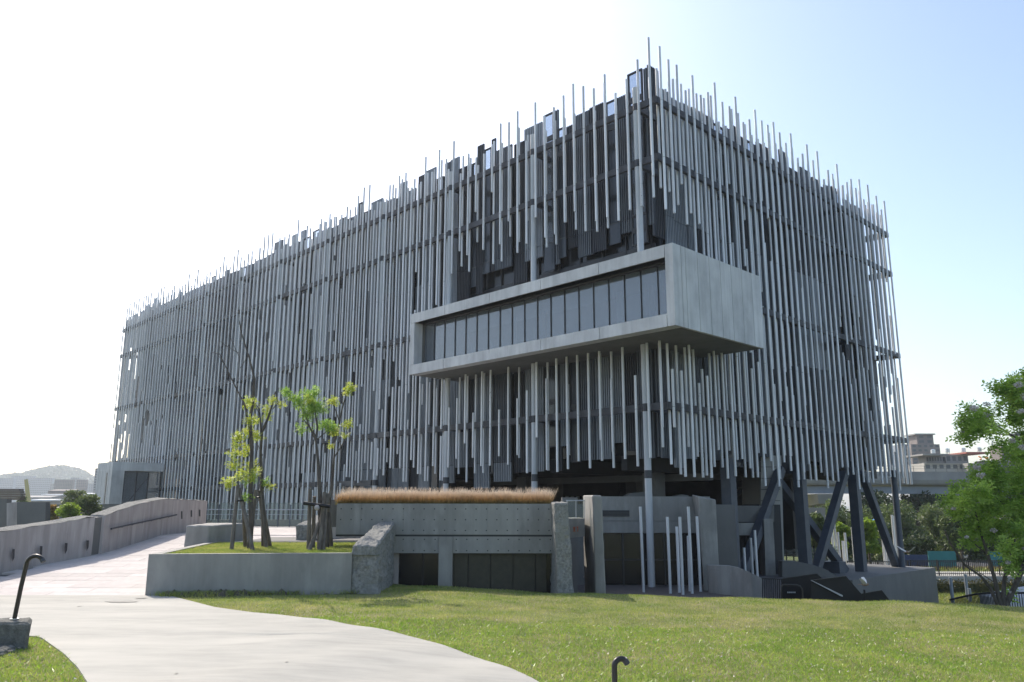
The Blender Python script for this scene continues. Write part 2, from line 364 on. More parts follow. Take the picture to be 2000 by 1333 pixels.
# ------------------------------------------------------------------ rough concrete block helper
def rough(name, b, t, m, cuts=12, amp=.03, parent=None, sc=3.0, seed=0, smooth_faces=()):
    bm = bmesh.new(); vv = [bm.verts.new(p) for p in list(b)+list(t)]
    for k, f in enumerate([(3,2,1,0),(4,5,6,7),(0,1,5,4),(1,2,6,5),(2,3,7,6),(3,0,4,7)]): bm.faces.new([vv[i] for i in f])
    bmesh.ops.bevel(bm, geom=bm.edges[:], offset=.03, segments=1, affect='EDGES')
    bmesh.ops.triangulate(bm, faces=bm.faces[:])
    for _ in range(6):
        es = [e for e in bm.edges if e.calc_length() > .11]
        if not es or len(bm.verts) > 14000: break
        bmesh.ops.subdivide_edges(bm, edges=es, cuts=1, use_grid_fill=False); bmesh.ops.triangulate(bm, faces=[f for f in bm.faces if len(f.verts) > 3])
    bm.normal_update()
    for v in bm.verts:
        p = v.co*sc+Vector((seed, 0, 0)); d = noise.fractal(p, .9, 2.1, 4)*amp+abs(noise.noise(p*3))*amp*.8
        v.co += v.normal*d
    me = bpy.data.meshes.new(name); bm.to_mesh(me); bm.free(); me.materials.append(m)
    o = bpy.data.objects.new(name, me); col.objects.link(o)
    if parent: o.parent = parent
    return o
def tri_edge_fix(): pass

# ------------------------------------------------------------------ THE MUSEUM
K = .875
P0 = Vector((6.6772*K, 33.915*K, 0)); ANG = math.pi/2-.8017
mus = empty('museum_building', P0, ANG)
tag(mus, 'long dark museum wrapped in upright grey steel tubes with a concrete box jutting out', 'building')
# local axes: +x runs along the right facade, +y along the left facade; both facades face the negative side
HA, HB, HC, HD, HE = 16.15, 13.66, 8.63, 3.63, 1.10
LLEN, RLEN = 61.9, 23.75
FO, RO, DEP, LN, ZT, ZB = 2.062, 1.904, 6.12, 15.33, 9.10, 6.10
def LP(s, o): return (-o, s)
def RP(s, o): return (s, -o)
GL = -1.06
TU = 0
tubes = []   # (face, s, o, z0, z1, radius)
Q = .355
up_out = {0:(18.9,12.8),1:(18.15,11.7),2:(17.5,11.7),3:(17.1,11.4),4:(17.8,11.7),5:(17.8,11.7),6:(18.15,11.4),7:(18.5,12.45),8:(18.15,12.1),9:(17.8,11.7),10:(17.6,11.7),11:(18.5,12.8),12:(16.75,11.7),13:(18.5,11.4),14:(18.15,13.1),15:(18.3,12.1),16:(17.4,14.9),17:(17.1,12.1),18:(17.1,14.2),19:(17.5,12.1),20:(16.6,12.45),21:(18.6,11.4)}
up_in = {0:(17.4,12.1),1:(17.2,12.5),2:(17.1,12.3),3:(16.8,12.0),4:(18.5,11.4),5:(17.0,11.4),7:(17.3,11.8),8:(17.3,12.3),9:(17.4,11.4),10:(17.1,11.4),12:(17.3,13.0),13:(17.9,12.1),14:(17.1,12.5),15:(17.5,11.4),16:(17.8,11.4),18:(16.9,12.8),19:(17.5,11.4),20:(17.8,11.8)}
low_out = {0:(6.1,2.8),1:(6.1,1.7),2:(4.9,1.4),3:(6.1,1.7),4:(4.9,2.0),5:(6.1,2.5),6:(6.1,1.4),7:(6.1,1.7),8:(6.1,1.4),9:(6.1,1.3),10:(5.3,1.4),11:(6.1,2.8),12:(4.9,1.3),13:(4.6,2.1),14:(6.1,1.7),15:(4.2,2.1),16:(6.1,1.7),17:(6.1,1.7),18:(4.2,2.1),19:(6.1,2.8),20:(5.0,2.1),21:(4.6,1.7)}
low_in = {0:(6.1,2.1),4:(6.1,1.4),5:(6.1,1.7),8:(5.0,2.0),10:(6.1,1.4),13:(6.1,2.0),17:(6.1,1.4),18:(6.1,1.4),19:(6.1,1.0),20:(6.1,1.4)}
SP = .594
def q(z): return 18.5-.355*round((18.5-z)/.355)
nL = int((LLEN-.2)/SP)+1
for k in range(nL):
    s = .11+SP*k
    if k <= 21:
        a, b_ = up_out[k]; tubes.append(('L', s, .2, b_, a))
        a, b_ = low_out[k]; tubes.append(('L', s, .2, b_, a))
        if k in up_in: a, b_ = up_in[k]; tubes.append(('L', s+SP/2, -.2, b_, a))
        if k in low_in: a, b_ = low_in[k]; tubes.append(('L', s+SP/2, -.2, b_, a))
        continue
    bot = q(random.choice([1.0,1.4,1.7,2.1,2.4])) if k < 34 else (q(random.uniform(.2, 1.5)) if k < 38 and random.random() < .6 else GL-.1)
    if s > 50 and s < 60: bot = max(bot, 2.9)
    for lay, o_, ds in ((0, .2, 0), (1, -.2, SP/2)):
        top = q(random.choice([18.5,18.5,18.15,17.8,17.8,17.45,17.1,16.8])) if lay == 0 else q(random.choice([18.15,17.8,17.8,17.45,17.45,17.1]))
        if lay: bot2 = q(random.uniform(1.0, 2.2)) if k < 34 else bot
        else: bot2 = bot
        zs = top
        # breaks in the run
        gaps = []
        pg = .55 if lay == 0 else .75
        if random.random() < pg:
            g = q(random.uniform(3, 15)); gaps.append((g, g-q(0)*0-random.choice([.7,1.4,2.1,2.8,.35])))
        if random.random() < pg*.5:
            g = q(random.uniform(1.5, 8)); gaps.append((g, g-random.choice([.7,1.4,2.1])))
        gaps.sort(reverse=True)
        for g0, g1 in gaps:
            if g0 < zs-.6 and g1 > bot2+.5: tubes.append(('L', s+ds, o_, g0, zs)); zs = g1
        if zs > bot2+.3: tubes.append(('L', s+ds, o_, bot2, zs))
rt_top = {0:18.5,1:18.15,2:18.15,3:17.2,4:18.15,5:17.45,6:17.8,7:18.5,10:18.5,13:18.5,14:18.15,16:18.5,17:18.15,19:18.5,22:18.5,24:18.5,28:18.5,31:18.15,33:18.5,35:18.5,37:18.15,39:18.15}
nR = int((RLEN-.1)/SP)+1
for k in range(nR):
    s = .12+SP*k
    for lay, o_, ds in ((0, .2, 0), (1, -.2, SP/2)):
        if lay and s+ds > RLEN: continue
        top = rt_top.get(k, q(random.choice([18.15,17.8,17.8,17.45,17.1]))) if lay == 0 else q(random.choice([18.15,18.15,17.8,17.8,17.45,17.45,17.1]))
        bot = q(random.choice([1.0,1.0,1.3,1.7,.7])) if lay == 0 else q(random.choice([1.4,1.0,1.7,2.1]))
        if s+ds < 4.2:
            ub = {0:11.4,1:11.4,2:12.8,3:11.7,4:11.4,5:9.1,6:9.1}.get(k, 9.1)
            if lay: ub = {0:12.5,1:12.5,2:12.1,3:11.4}.get(k, 9.1)
            tubes.append(('R', s+ds, o_, ub, top))
            lt = 6.1 if random.random() < .75 else q(random.uniform(4.4, 5.4))
            tubes.append(('R', s+ds, o_, max(bot, 1.0) if lay else random.choice([1.0,1.0,2.8,2.1]), lt)); continue
        zs = top; gaps = []
        pg = .5 if lay == 0 else .85
        if random.random() < pg:
            g = q(random.uniform(3, 15)); gaps.append((g, g-random.choice([.7,1.4,2.1,2.8])))
        if random.random() < pg*.6:
            g = q(random.uniform(2.5, 9)); gaps.append((g, g-random.choice([.7,1.4,2.1])))
        gaps.sort(reverse=True)
        for g0, g1 in gaps:
            if g0 < zs-.6 and g1 > bot+.5: tubes.append(('R', s+ds, o_, g0, zs)); zs = g1
        if zs > bot+.3: tubes.append(('R', s+ds, o_, bot, zs))
def tubelocal(t): return LP(t[1], t[2]) if t[0] == 'L' else RP(t[1], t[2])
def score(t):
    x, y = tubelocal(t); W_ = loc2w(x, y); return (t[4]-t[3])/W_[1]**2*(1.0 if t[2] > 0 else .6)
tubes.sort(key=score, reverse=True)
TR = .053
tube_me = MB().tube([(0,0,0),(0,0,1)], TR, 12).mesh('tube', M['tube'])
rest = MB()
for i, t in enumerate(tubes):
    x, y = tubelocal(t); j = random.uniform(-.008, .008)
    if i < 300: linked('tube', tube_me, mus, (x+j, y+j, t[3]), (0, 0, random.random()*6), (1, 1, t[4]-t[3]))
    else: rest.tube([(x+j, y+j, t[3]), (x+j, y+j, t[4])], TR, 10)
tag(rest.build('tube_row', M['tube'], mus), kind='stuff')
# thin joint collars of the front tubes at rail level and perforations near some tips
cm = MB()
for t in tubes:
    if t[2] < 0: continue
    x, y = tubelocal(t)
    for h in (HA, HB, HC, HD, HE, 11.15, 6.15):
        if t[3]+.2 < h-.05 < t[4]-.2 and loc2w(x, y)[1] < 60: cm.tube([(x, y, h-.055), (x, y, h-.045)], TR+.0015, 10, False)
tag(cm.build('tube_joint', M['rail'], mus), kind='stuff')
pf = MB(); pr_ = random.Random(3)
for t in tubes:
    if t[2] < 0 or pr_.random() > .16: continue
    x, y = tubelocal(t)
    for end in ((t[3], 1), (t[4], -1)):
        for n_ in range(10):
            z = end[0]+end[1]*(.08+n_*.17*pr_.uniform(.8, 1.1)); a = pr_.choice([-1.4,-.5,0,.5,1.4])+(math.pi if t[0] == 'L' else -math.pi/2)
            r_ = .006+.011*pr_.random(); d = Vector((math.cos(a), math.sin(a), 0)); e = Vector((-d.y, d.x, 0))
            c0 = Vector((x, y, z))+d*(TR+.003)
            pf.add([c0+(e*math.cos(u)+Vector((0,0,1))*math.sin(u))*r_ for u in [math.pi/3*v for v in range(6)]], [tuple(range(6))])
tag(pf.build('tube_perforation', M['frame'], mus), kind='stuff')
# rails
for h in (HA, HB, HC, HD):
    if h == HC:
        segs = [((-.0, LN-RO+.05), (0, LLEN)), ((DEP-FO+.05, 0), (RLEN, 0))]
        MB().box(-.07, LN-RO+.03, h-.14, .07, LLEN, h+.14).build('rail', M['rail'], mus)
        MB().box(DEP-FO+.03, -.07, h-.14, RLEN, .07, h+.14).build('rail', M['rail'], mus)
    else:
        MB().box(-.07, -.07, h-.14, .07, LLEN, h+.14).build('rail', M['rail'], mus)
        MB().box(.075, -.07, h-.14, RLEN, .07, h+.14).build('rail', M['rail'], mus)
    MB().box(-.07, LLEN+.01, h-.14, 1.2, LLEN+.15, h+.14).build('rail', M['rail'], mus)
    MB().box(RLEN+.01, -.07, h-.14, RLEN+.15, 2.5, h+.14).build('rail', M['rail'], mus)
MB().box(-.07, 19.3, HE-.14, .07, LLEN, HE+.14).build('rail', M['rail'], mus)
# tubes clipped on the far end returns, seen past the corners
et = MB()
for (cx_, cy_) in ((RLEN+.3, .5), (RLEN+.3, 1.1), (RLEN+.3, 1.7)):
    et.tube([(cx_, cy_, 1.2), (cx_, cy_, 18.2)], TR, 10)
for (cx_, cy_) in ((.3, LLEN+.3), (.8, LLEN+.3)):
    et.tube([(cx_, cy_, 3.1), (cx_, cy_, 17.8)], TR, 10)
tag(et.build('end_tubes', M['tube'], mus), kind='stuff')
# round columns of the left facade, with collars and bracket arms at every rail
def column(x, y, z0, z1, r=.135):
    c = MB().tube([(x, y, z0), (x, y, z1)], r, 20).build('round_column', M['column'], mus)
    for h in (HA, HB, HC, HD, HE):
        if z0 < h < z1 and not (ZB-.2 < h < ZT and y < 13.4): MB().tube([(x, y, h-.15), (x, y, h+.15)], r+.012, 16).build('collar', M['rail'], c)
    return c
for i in range(11):
    s = .99+6.0*i
    z0 = -2.99 if i < 3 else GL-.1
    if i < 3:
        column(0, s, z0, ZB) if s < 13 else None
        column(0, s, ZT, HA+.9)
        if s > 13: column(0, s, GL-.5, HA+.9)
    else: column(0, s, z0, HA+.9)
    for h in (HA, HB, HC, HD):
        if ZB-.2 < h < ZT and s < 13.5: continue
        MB().bar((.14, s, h), (1.3, s, h), .16, .24).build('bracket', M['rail'], mus)
for i in range(4):
    s = 5.5+6*i
    for h in (HA, HB, HC, HD):
        MB().bar((s, .14, h), (s, 1.3, h), .16, .24).build('bracket', M['rail'], mus)
# cladding panels
def panel_mesh(face, s0, s1, z0, z1, o, m, ribs):
    g = .012; s0 += g; s1 -= g; z0 += g; z1 -= g; d = .10
    prof = []
    if ribs:
        n = max(2, int(round((s1-s0)/.115))); p = (s1-s0)/n
        for i in range(n):
            a = s0+i*p; prof += [(a, o), (a+p*.45, o), (a+p*.52, o-.05), (a+p*.93, o-.05)]
        prof.append((s1, o))
    else: prof = [(s0, o), (s1, o)]
    fn = LP if face == 'L' else RP
    mb = MB(); n = len(prof)
    vs = [(*fn(a, oo), z0) for a, oo in prof]+[(*fn(a, oo), z1) for a, oo in prof]
    back = [(*fn(s0, o-d), z0), (*fn(s1, o-d), z0), (*fn(s0, o-d), z1), (*fn(s1, o-d), z1)]
    fs = [(i, i+1, n+i+1, n+i) for i in range(n-1)]
    v = vs+back; B = 2*n
    fs += [(0, n, B+2, B), (n-1, B+1, B+3, 2*n-1), (B, B+2, B+3, B+1), tuple(range(n, 2*n))+(B+3, B+2), tuple(range(n))[::-1]+(B, B+1)]
    if face == 'L': fs = [tuple(f)[::-1] for f in fs]
    mb.add(v, fs); return mb
panels = []
def strip(face, s0, s1, forced=None, ftop=None):
    rn = random.random
    if face == 'L' and s0 < 17.9:
        zb = -99
    top = random.choice([17.75, 17.75, 17.75, 18.1, 18.47, 17.75])
    if ftop: top = ftop
    kind = forced or random.choices(['a','b','c','w'], [4.5, 3, 3.5, 2.2] if face == 'L' else [3, 5.5, 1.2, 2.2])[0]
    o = -1.0+random.choice([0, .09, -.08])
    if face == 'L' and s0 < 13: spans = [(top, random.choice([10.6,10.8,11.0,11.35,11.35]) if s0 < 7 else random.choice([11.35,11.35,10.9,9.3,10.4])), (6.5, random.choice([2.45,2.1,1.8,1.75,1.4]) if s0 < 8.5 else random.choice([1.4,1.0,.7,1.75]))]
    elif face == 'L' and s0 < 18.5: spans = [(top, random.choice([.7,1.0,-1,.7]))]
    elif face == 'L': spans = [(top, GL-.1 if s0 < 49 or s0 > 60 else 3.0)]
    elif s0 < 4.5: spans = [(top, random.choice([10.6, 11.0, 9.0]) if s0 < 3 else 9.0), (6.5, random.choice([1.8,1.4,2.1]))]
    else: spans = [(top, random.choice([1.6,1.8,1.4,2.1]))]
    for si, (zt, zb) in enumerate(spans):
        if si and forced: kind = random.choices(['a','b','c','w'], [4.5, 3, 3.5, 1.6])[0]
        cuts = [z for z in (11.9, 6.9, 1.9) if zb+.5 < z < zt-.5]
        zz = [zt]+cuts+[zb]
        for a, b_ in zip(zz[:-1], zz[1:]):
            kd = kind
            if a-b_ > 2.5 and a < 17 and random.random() < .35: kd = random.choices(['a','b','c','w'], [4, 3, 2, 2.6] if face == 'L' else [3, 5, .8, 2.6])[0]
            panels.append((face, s0, s1, b_, a, o, kd))
x = 1.0
for w_, kd, tp in ((.3,'a',18.5),(.8,'w',18.5),(.7,'a',17.75),(.7,'w',17.75),(.8,'b',17.75),(.9,'a',17.75),(.6,'b',17.4),(.5,'w',17.4),(.3,'a',18.5),(.7,'w',18.5),(1.2,'c',18.2),(.9,'b',17.75),(1.2,'a',17.75),(.3,'b',18.5),(.6,'w',18.1),(.5,'b',18.5),(.6,'w',17.75),(1.0,'b',17.75),(.7,'c',18.5),(.6,'a',18.5)):
    strip('L', x, x+w_, kd, tp); x += w_
while x < LLEN-1.4:
    w_ = random.choice([.6, .6, 1.2, .9]); strip('L', x, min(x+w_, LLEN-1)); x += w_
x = 1.75
panels.append(('R', 1.0, 1.74, 10.83, 18.6, -1.0, 'b')); panels.append(('R', 1.0, 1.74, 1.75, 6.5, -1.0, 'a'))
while x < RLEN-1:
    w_ = random.choice([.6, .6, 1.2, .9]); strip('R', x, min(x+w_, RLEN-.9)); x += w_
def pscore(p):
    x, y = LP(p[1], -1) if p[0] == 'L' else RP(p[1], -1); return (p[4]-p[3])*(p[2]-p[1])/loc2w(x, y)[1]**2*(.6 if p[0] == 'R' else 1)
panels.sort(key=pscore, reverse=True)
far = {k_: MB() for k_ in 'abc'}; farw = MB(); nP = 0
def window(face, s0, s1, z0, z1, o):
    fn = LP if face == 'L' else RP
    fr = MB(); g = .012; s0 += g; s1 -= g; fw = .06
    def bx(a, b_, c_, d_, o0, o1): p0 = fn(a, o0); p1 = fn(b_, o1); fr.box(p0[0], p0[1], c_, p1[0], p1[1], d_)
    bx(s0, s0+fw, z0, z1, o, o-.1); bx(s1-fw, s1, z0, z1, o, o-.1); bx(s0+fw, s1-fw, z1-fw, z1, o, o-.1); bx(s0+fw, s1-fw, z0, z0+fw, o, o-.1)
    zc = z1-1.3 if z1 > 17 else (z0+z1)/2
    bx(s0+fw, s1-fw, zc-.12, zc+.12, o, o-.1)
    fo_ = fr.build('window_frame', M['frame'], mus)
    clear = z1 > 17
    for a, b_ in ((z0+fw, zc-.12), (zc+.12, z1-fw)):
        p0 = fn(s0+fw, o-.04); p1 = fn(s1-fw, o-.06)
        MB().box(p0[0], p0[1], a, p1[0], p1[1], b_).build('pane', M['glass_clear'] if (clear and b_ > 16.9) else M['glass_dark'], fo_)
for p in panels:
    f_, s0, s1, z0, z1, o_, kd = p
    near = (f_ == 'L' and s0 < 26) or (f_ == 'R' and s0 < 14)
    nP += 1
    if kd == 'w':
        if z1 > 17.5 and z1-z0 > 3:
            window(f_, s0, s1, z0, z1, o_)
        elif nP < 260: window(f_, s0, s1, z0, z1, o_)
        else: 
            a = (LP if f_ == 'L' else RP)(s0+.02, o_); b_ = (LP if f_ == 'L' else RP)(s1-.02, o_-.05); farw.box(a[0], a[1], z0, b_[0], b_[1], z1)
        continue
    mb = panel_mesh(f_, s0, s1, z0, z1, o_, None, near and kd != 'x')
    if nP <= 290: mb.build('cladding_panel', M['panel_'+kd], mus)
    else: far[kd].add(mb.v, mb.f)
for k_, mb in far.items():
    if mb.v: tag(mb.build('far_cladding', M['panel_'+k_], mus), kind='stuff')
if farw.v: tag(farw.build('far_window', M['glass_dark'], mus), kind='stuff')
# core behind the cladding, curtain wall behind gaps
core = MB(); core.box(1.35, 1.35, 1.95, 22.5, 18.9, 16.75); core.build('upper_storeys', M['glass_deep'], mus)
core = MB(); core.box(1.35, 18.9, GL-2.5, 22.5, LLEN-1.2, 16.749); core.build('rear_storeys', M['glass_deep'], mus)
MB().box(1.1, 1.1, 16.75, 22.7, LLEN-1.1, 16.95).build('roof', M['interior'], mus)
# floor edges and mullions in the dark glazing over the box
for h in (HC+1.9, HB-1.2):
    MB().box(1.28, 1.2, h-.1, 1.35, 18.8, h+.1).build('floor_edge', M['frame'], mus)
mm = MB().box(-.04, -.03, 0, .04, .03, 2.6).mesh('mullion', M['frame'])
for i in range(12): linked('mullion', mm, mus, (1.3, 1.4+1.3*i, 9.0))
# soffit beams, undercroft walls
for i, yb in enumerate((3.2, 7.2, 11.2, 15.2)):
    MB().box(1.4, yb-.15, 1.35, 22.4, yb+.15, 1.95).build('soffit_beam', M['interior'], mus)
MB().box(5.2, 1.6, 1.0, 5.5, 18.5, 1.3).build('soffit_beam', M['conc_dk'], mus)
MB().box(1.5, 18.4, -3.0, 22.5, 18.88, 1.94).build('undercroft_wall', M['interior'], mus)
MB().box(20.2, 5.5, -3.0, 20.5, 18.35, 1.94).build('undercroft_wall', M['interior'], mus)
for (x, y) in ((4.5, 4.0), (4.5, 12.0), (11, 10), (11, 16)):
    MB().box(x-.35, y-.35, -3, x+.35, y+.35, 1.35).build('inner_pillar', M['conc_dk'], mus)
lv = MB()  # pale blocks on the dark wall, their colour standing for daylight in far windows
for i in range(26): lv.box(3.0+.55*i, 18.34, .2, 3.28+.55*i, 18.39, .5)
tag(lv.build('painted_daylight', M['interior_lt'], mus), kind='stuff')
# raking steel legs under the right facade
W = .46
def leg(x, y0=.75): MB().box(x-W/2, y0-W/2, -3.4, x+W/2, y0+W/2, 1.9).build('square_leg', M['strut'], mus)
for x in (5.3, 11.7, 17.8): leg(x)
def strut(a, b_, y0=.75, w_=.36): MB().bar((a[0], y0, a[1]), (b_[0], y0, b_[1]), w_, w_, (0, 1, 0)).build('diagonal_leg', M['strut'], mus)
strut((9.9, 1.6), (5.9, -3.0), .75)
strut((9.9, 1.6), (17.2, -3.4), 1.35)
strut((16.7, 1.6), (12.7, -3.1), .75)
strut((18.9, 1.7), (22.5, -3.4), .75)
MB().tube([(22.5, .45, -3.4), (22.5, .45, 1.9)], .17, 18).build('round_column', M['strut'], mus)
MB().box(15.6, .9, -3.4, 16.4, 1.8, -2.85).build('foot_plate', M['strut'], mus)

# ---- projecting concrete box
bxo = MB()
bx0, bx1, by0, by1 = -FO+.06, DEP-FO, -RO+.06, LN-RO-.06
bxo.box(bx0+.0, by0, ZB+.06, bx1, by0+.1, ZT-.06)           # side backing
bxo.box(bx0+.0, by0+.1, ZT-.46, bx1, by1, ZT-.06)            # top slab
bxo.box(bx0+.0, by0+.1, ZB+.06, bx1, by1, ZB+.44)            # floor slab
bxo.box(bx0+.0, by1-.25, ZB+.44, bx1, by1, ZT-.46)           # far jamb
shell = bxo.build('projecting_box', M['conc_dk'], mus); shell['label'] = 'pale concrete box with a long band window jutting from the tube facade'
def cpan(x0, y0, z0, x1, y1, z1): return MB().box(x0, y0, z0, x1, y1, z1).build('concrete_panel', M['conc_box'], shell)
g = .013; X0_, X1_, Y0_, Y1_ = -FO, DEP-FO, -RO, LN-RO
ed = [-1.56, 1.5, 4.6, 7.7, 10.8, Y1_]; ed = [-1.56, 1.5, 4.6, 7.7, 10.8, Y1_]
for a, b_ in zip(ed[:-1], ed[1:]):
    cpan(X0_, a+g, 8.64, X0_+.5, b_-g, ZT); cpan(X0_, a+g, ZB, X0_+.5, b_-g, 6.56)
cpan(X0_, Y0_, ZB, X0_+.5, -1.56-g, ZT)                      # near jamb, full height
cpan(X0_, 13.1, 6.56+g, X0_+.5, Y1_, 8.64-g)
n8 = 8; wpn = (X1_-X0_-.5)/n8
xe = [X0_+.5+g]+[X0_+.5+wpn*i for i in range(1, n8+1)]
xs_ = [X0_+.5]+[-1.27+.776*i for i in range(7)]+[X1_]
xs_[0] = X0_+.5+g
for a, b_ in zip(xs_[:-1], xs_[1:]):
    if b_-a > .1: cpan(a+g, Y0_, ZB, b_-g, Y0_+.12, ZT)
cpan(X0_+.5+g, Y0_+.12+g, ZT-.06, X1_, Y1_, ZT)              # roof slab
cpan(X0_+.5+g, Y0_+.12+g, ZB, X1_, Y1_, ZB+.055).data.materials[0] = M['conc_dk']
# window band
edge = np.linspace(-1.55, 13.08, 20)
gx = X0_+.62
wf = MB(); wf.box(gx-.02, -1.55, 8.58, gx+.1, 13.1, 8.64); wf.box(gx-.02, -1.55, 6.56, gx+.1, 13.1, 6.62)
wf.build('window_frame', M['frame'], shell)
pm = MB().box(-.008, .012, 6.62, .008, edge[1]-edge[0]-.012, 8.58).mesh('window_pane', M['glass_box'])
ml = MB().box(-.05, -.009, 6.62, .05, .009, 8.58).mesh('mullion', M['frame'])
for i in range(19): linked('window_pane', pm, shell, (gx+.04, edge[i], 0))
for i in range(1, 19): linked('mullion', ml, shell, (gx+.04, edge[i], 0))
MB().box(X1_-.4, Y0_+.2, ZB+.45, X1_-.3, Y1_-.3, ZT-.5).build('back_wall', mat('gallery_wall', (.30,.31,.33), .8), shell)
MB().box(X1_-2.0, Y0_+.4, 7.35, X1_-1.9, Y1_-3.5, 7.62).build('balustrade', M['interior_lt'], shell)
for y in (.99, 2.6, 6.99, 8.9): MB().tube([(.6, y, ZB+.45), (.6, y, ZT-.47)], .13, 16).build('inner_column', M['column'], shell)

# ---- lobby block at the far left end
lob = MB()
lob.box(-4.1, 48.6, GL, 1.0, 54.3, 3.1-.35); 

lb = MB(); lb.box(-4.2, 47.8, 2.45, -.35, 51.3, 3.1); lb_o = lb.build('lobby_roof', M['conc_box'], mus)
MB().box(-4.2, 47.8, GL-.2, -3.3, 51.3, 2.449).build('lobby_wall', M['conc_box'], mus)
MB().box(-3.299, 50.9, GL-.2, -.4, 51.0, 2.449).build('lobby_back_wall', M['conc_box'], mus)
MB().box(-4.21, 48.75, GL, -4.19, 49.0, 2.3).build('wall_slot', M['frame'], mus)
for i in range(4): MB().box(-4.206, 48.4+i*.8, GL, -4.195, 48.412+i*.8, 3.0).build('panel_joint', M['frame'], mus)
for a in (-3.2, -2.3, -1.4): MB().box(a, 48.0, GL, a+.85, 48.02, 2.4).build('lobby_pane', M['glass_clear'], mus)
for a in (-3.25, -2.35, -1.45, -.5): MB().box(a, 47.95, GL, a+.06, 48.05, 2.4).build('lobby_mullion', M['frame'], mus)
MB().bar((-3.1, 48.4, -.6), (-1.4, 48.4, 1.9), .06, .06).build('lobby_brace', M['black'], mus)

# ------------------------------------------------------------------ right hand base, walls, podium
mb = MB(); B = [loc2w(*p) for p in ((12.6,-1.0),(23.3,-1.0),(23.3,4.5),(12.6,4.5))]
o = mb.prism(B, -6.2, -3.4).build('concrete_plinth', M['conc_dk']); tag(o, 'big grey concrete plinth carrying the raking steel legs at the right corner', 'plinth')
def frontal(name, m, pts, Y, thick, label=None, cat=None, group=None, parent=None):
    """vertical slab whose front face stands Y metres ahead, outline given as photo points"""
    P = [at(x, y, Y) for x, y in pts]
    area = sum(P[i].x*P[(i+1) % len(P)].z-P[(i+1) % len(P)].x*P[i].z for i in range(len(P)))
    if area < 0: P = P[::-1]
    # extrude backwards; face list orientation handled by slab
    mb = MB(); mb.slab(P[::-1], (0, thick, 0)); o = mb.build(name, m, parent)
    if label: tag(o, label, cat, group)
    return o
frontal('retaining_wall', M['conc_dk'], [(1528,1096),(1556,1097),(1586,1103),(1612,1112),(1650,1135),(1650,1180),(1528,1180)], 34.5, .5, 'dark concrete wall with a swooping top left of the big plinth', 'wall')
# podium (concrete ground storey with a terrace on top)
pod = empty('podium', (0, 31, -3)); tag(pod, 'grey concrete podium with glazed doors behind the cluster of short tubes', 'building')
def W2(o): o.location = -Vector(pod.location); return o
def pbox(name, m, *a): return W2(MB().box(*a).build(name, m, pod))
xL, xR = at(1176,1041,31).x, at(1378,1041,31).x
pbox('terrace', M['conc_dk'], -4.9, 31.2, -3.0, 8.6, 49, -.02)
pbox('wall_band', M['conc'], xL, 31.0, at(1200,1018,31).z+.008, 7.6, 31.19, at(1200,970,31).z)
pbox('wall_band', M['conc'], xL, 31.004, at(1200,1041,31).z, 7.6, 31.19, at(1200,1018,31).z-.008)
pbox('vent_frame', M['frame'], at(1177,997,30.98).x, 30.975, at(1177,1009,31).z, at(1229,997,31).x, 30.999, at(1177,997,31).z)
for i in range(4):
    zz = at(1177,1007.5-3*i,31).z; pbox('vent_louvre', M['rail'], at(1178,997,31).x, 30.955, zz, at(1228,997,31).x, 30.974, zz+.02)
for i in range(5):
    a = xL+(xR-xL)*i/5; b_ = xL+(xR-xL)*(i+1)/5
    pbox('door_pane', M['glass_deep'], a+.03, 31.10, -2.98, b_-.03, 31.12, at(1200,1041,31).z-.03)
    pbox('door_mullion', M['frame'], b_-.03, 31.06, -3.0, b_+.03, 31.15, at(1200,1041,31).z-.001)
pbox('door_rail', M['frame'], xL, 31.05, -2.1, xR, 31.09, -2.05)
# terrace upstands, low shapes seen dark under the building
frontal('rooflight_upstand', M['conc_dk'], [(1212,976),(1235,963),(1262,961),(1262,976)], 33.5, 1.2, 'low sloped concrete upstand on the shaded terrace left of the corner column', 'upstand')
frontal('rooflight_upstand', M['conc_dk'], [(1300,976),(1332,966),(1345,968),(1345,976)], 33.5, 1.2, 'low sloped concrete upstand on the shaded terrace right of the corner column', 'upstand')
# pier on the right end of the podium
mb = MB()
x0, x1, x2 = at(1340,968,30.5).x, at(1366,968,29).x, at(1400,975,28.6).x
o = rough('pier', [(at(1374,1141,29).x,29,-3.0),(at(1406,1141,29).x,29,-3.0),(at(1406,1141,29).x+.1,31.4,-3),(at(1377,1141,31.0).x,31.0,-3)],
      [(at(1364,972,29).x,29,at(1364,971,29).z),(at(1398,975,29).x,29,at(1398,976,29).z),(at(1398,975,29).x+.1,31.4,at(1398,976,29).z),(at(1352,970,31.0).x,31.0,at(1340,966,31).z)], M['conc'], amp=.006)
tag(o, 'smooth grey concrete pier with angled top at the right end of the podium', 'pier')
# recessed entrance right of the pier
rec = empty('side_entrance', (10.5, 36, -3)); tag(rec, 'shaded side entrance with dark glass between concrete piers under the right facade', 'entrance')
def fr2(name, m, pts, Y, t): 
    o = frontal(name, m, pts, Y, t, parent=rec); o.location = -Vector(rec.location); return o
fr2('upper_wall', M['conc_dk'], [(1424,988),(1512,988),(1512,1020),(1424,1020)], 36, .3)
fr2('ledge', M['conc'], [(1424,1022),(1496,1022),(1496,1046),(1424,1046)], 35.6, .7)
fr2('glass_door', M['glass_dark'], [(1424,1047),(1494,1047),(1494,1135),(1424,1135)], 36.2, .05)
fr2('door_mullion', M['frame'], [(1456,1047),(1459,1047),(1459,1135),(1456,1135)], 36.15, .04)
fr2('concrete_pier', M['conc'], [(1492,1014),(1510,1014),(1516,1132),(1496,1132)], 35.3, .8)
fr2('dark_door', M['frame'], [(1511,986),(1524,986),(1531,1135),(1514,1135)], 36.1, .1)
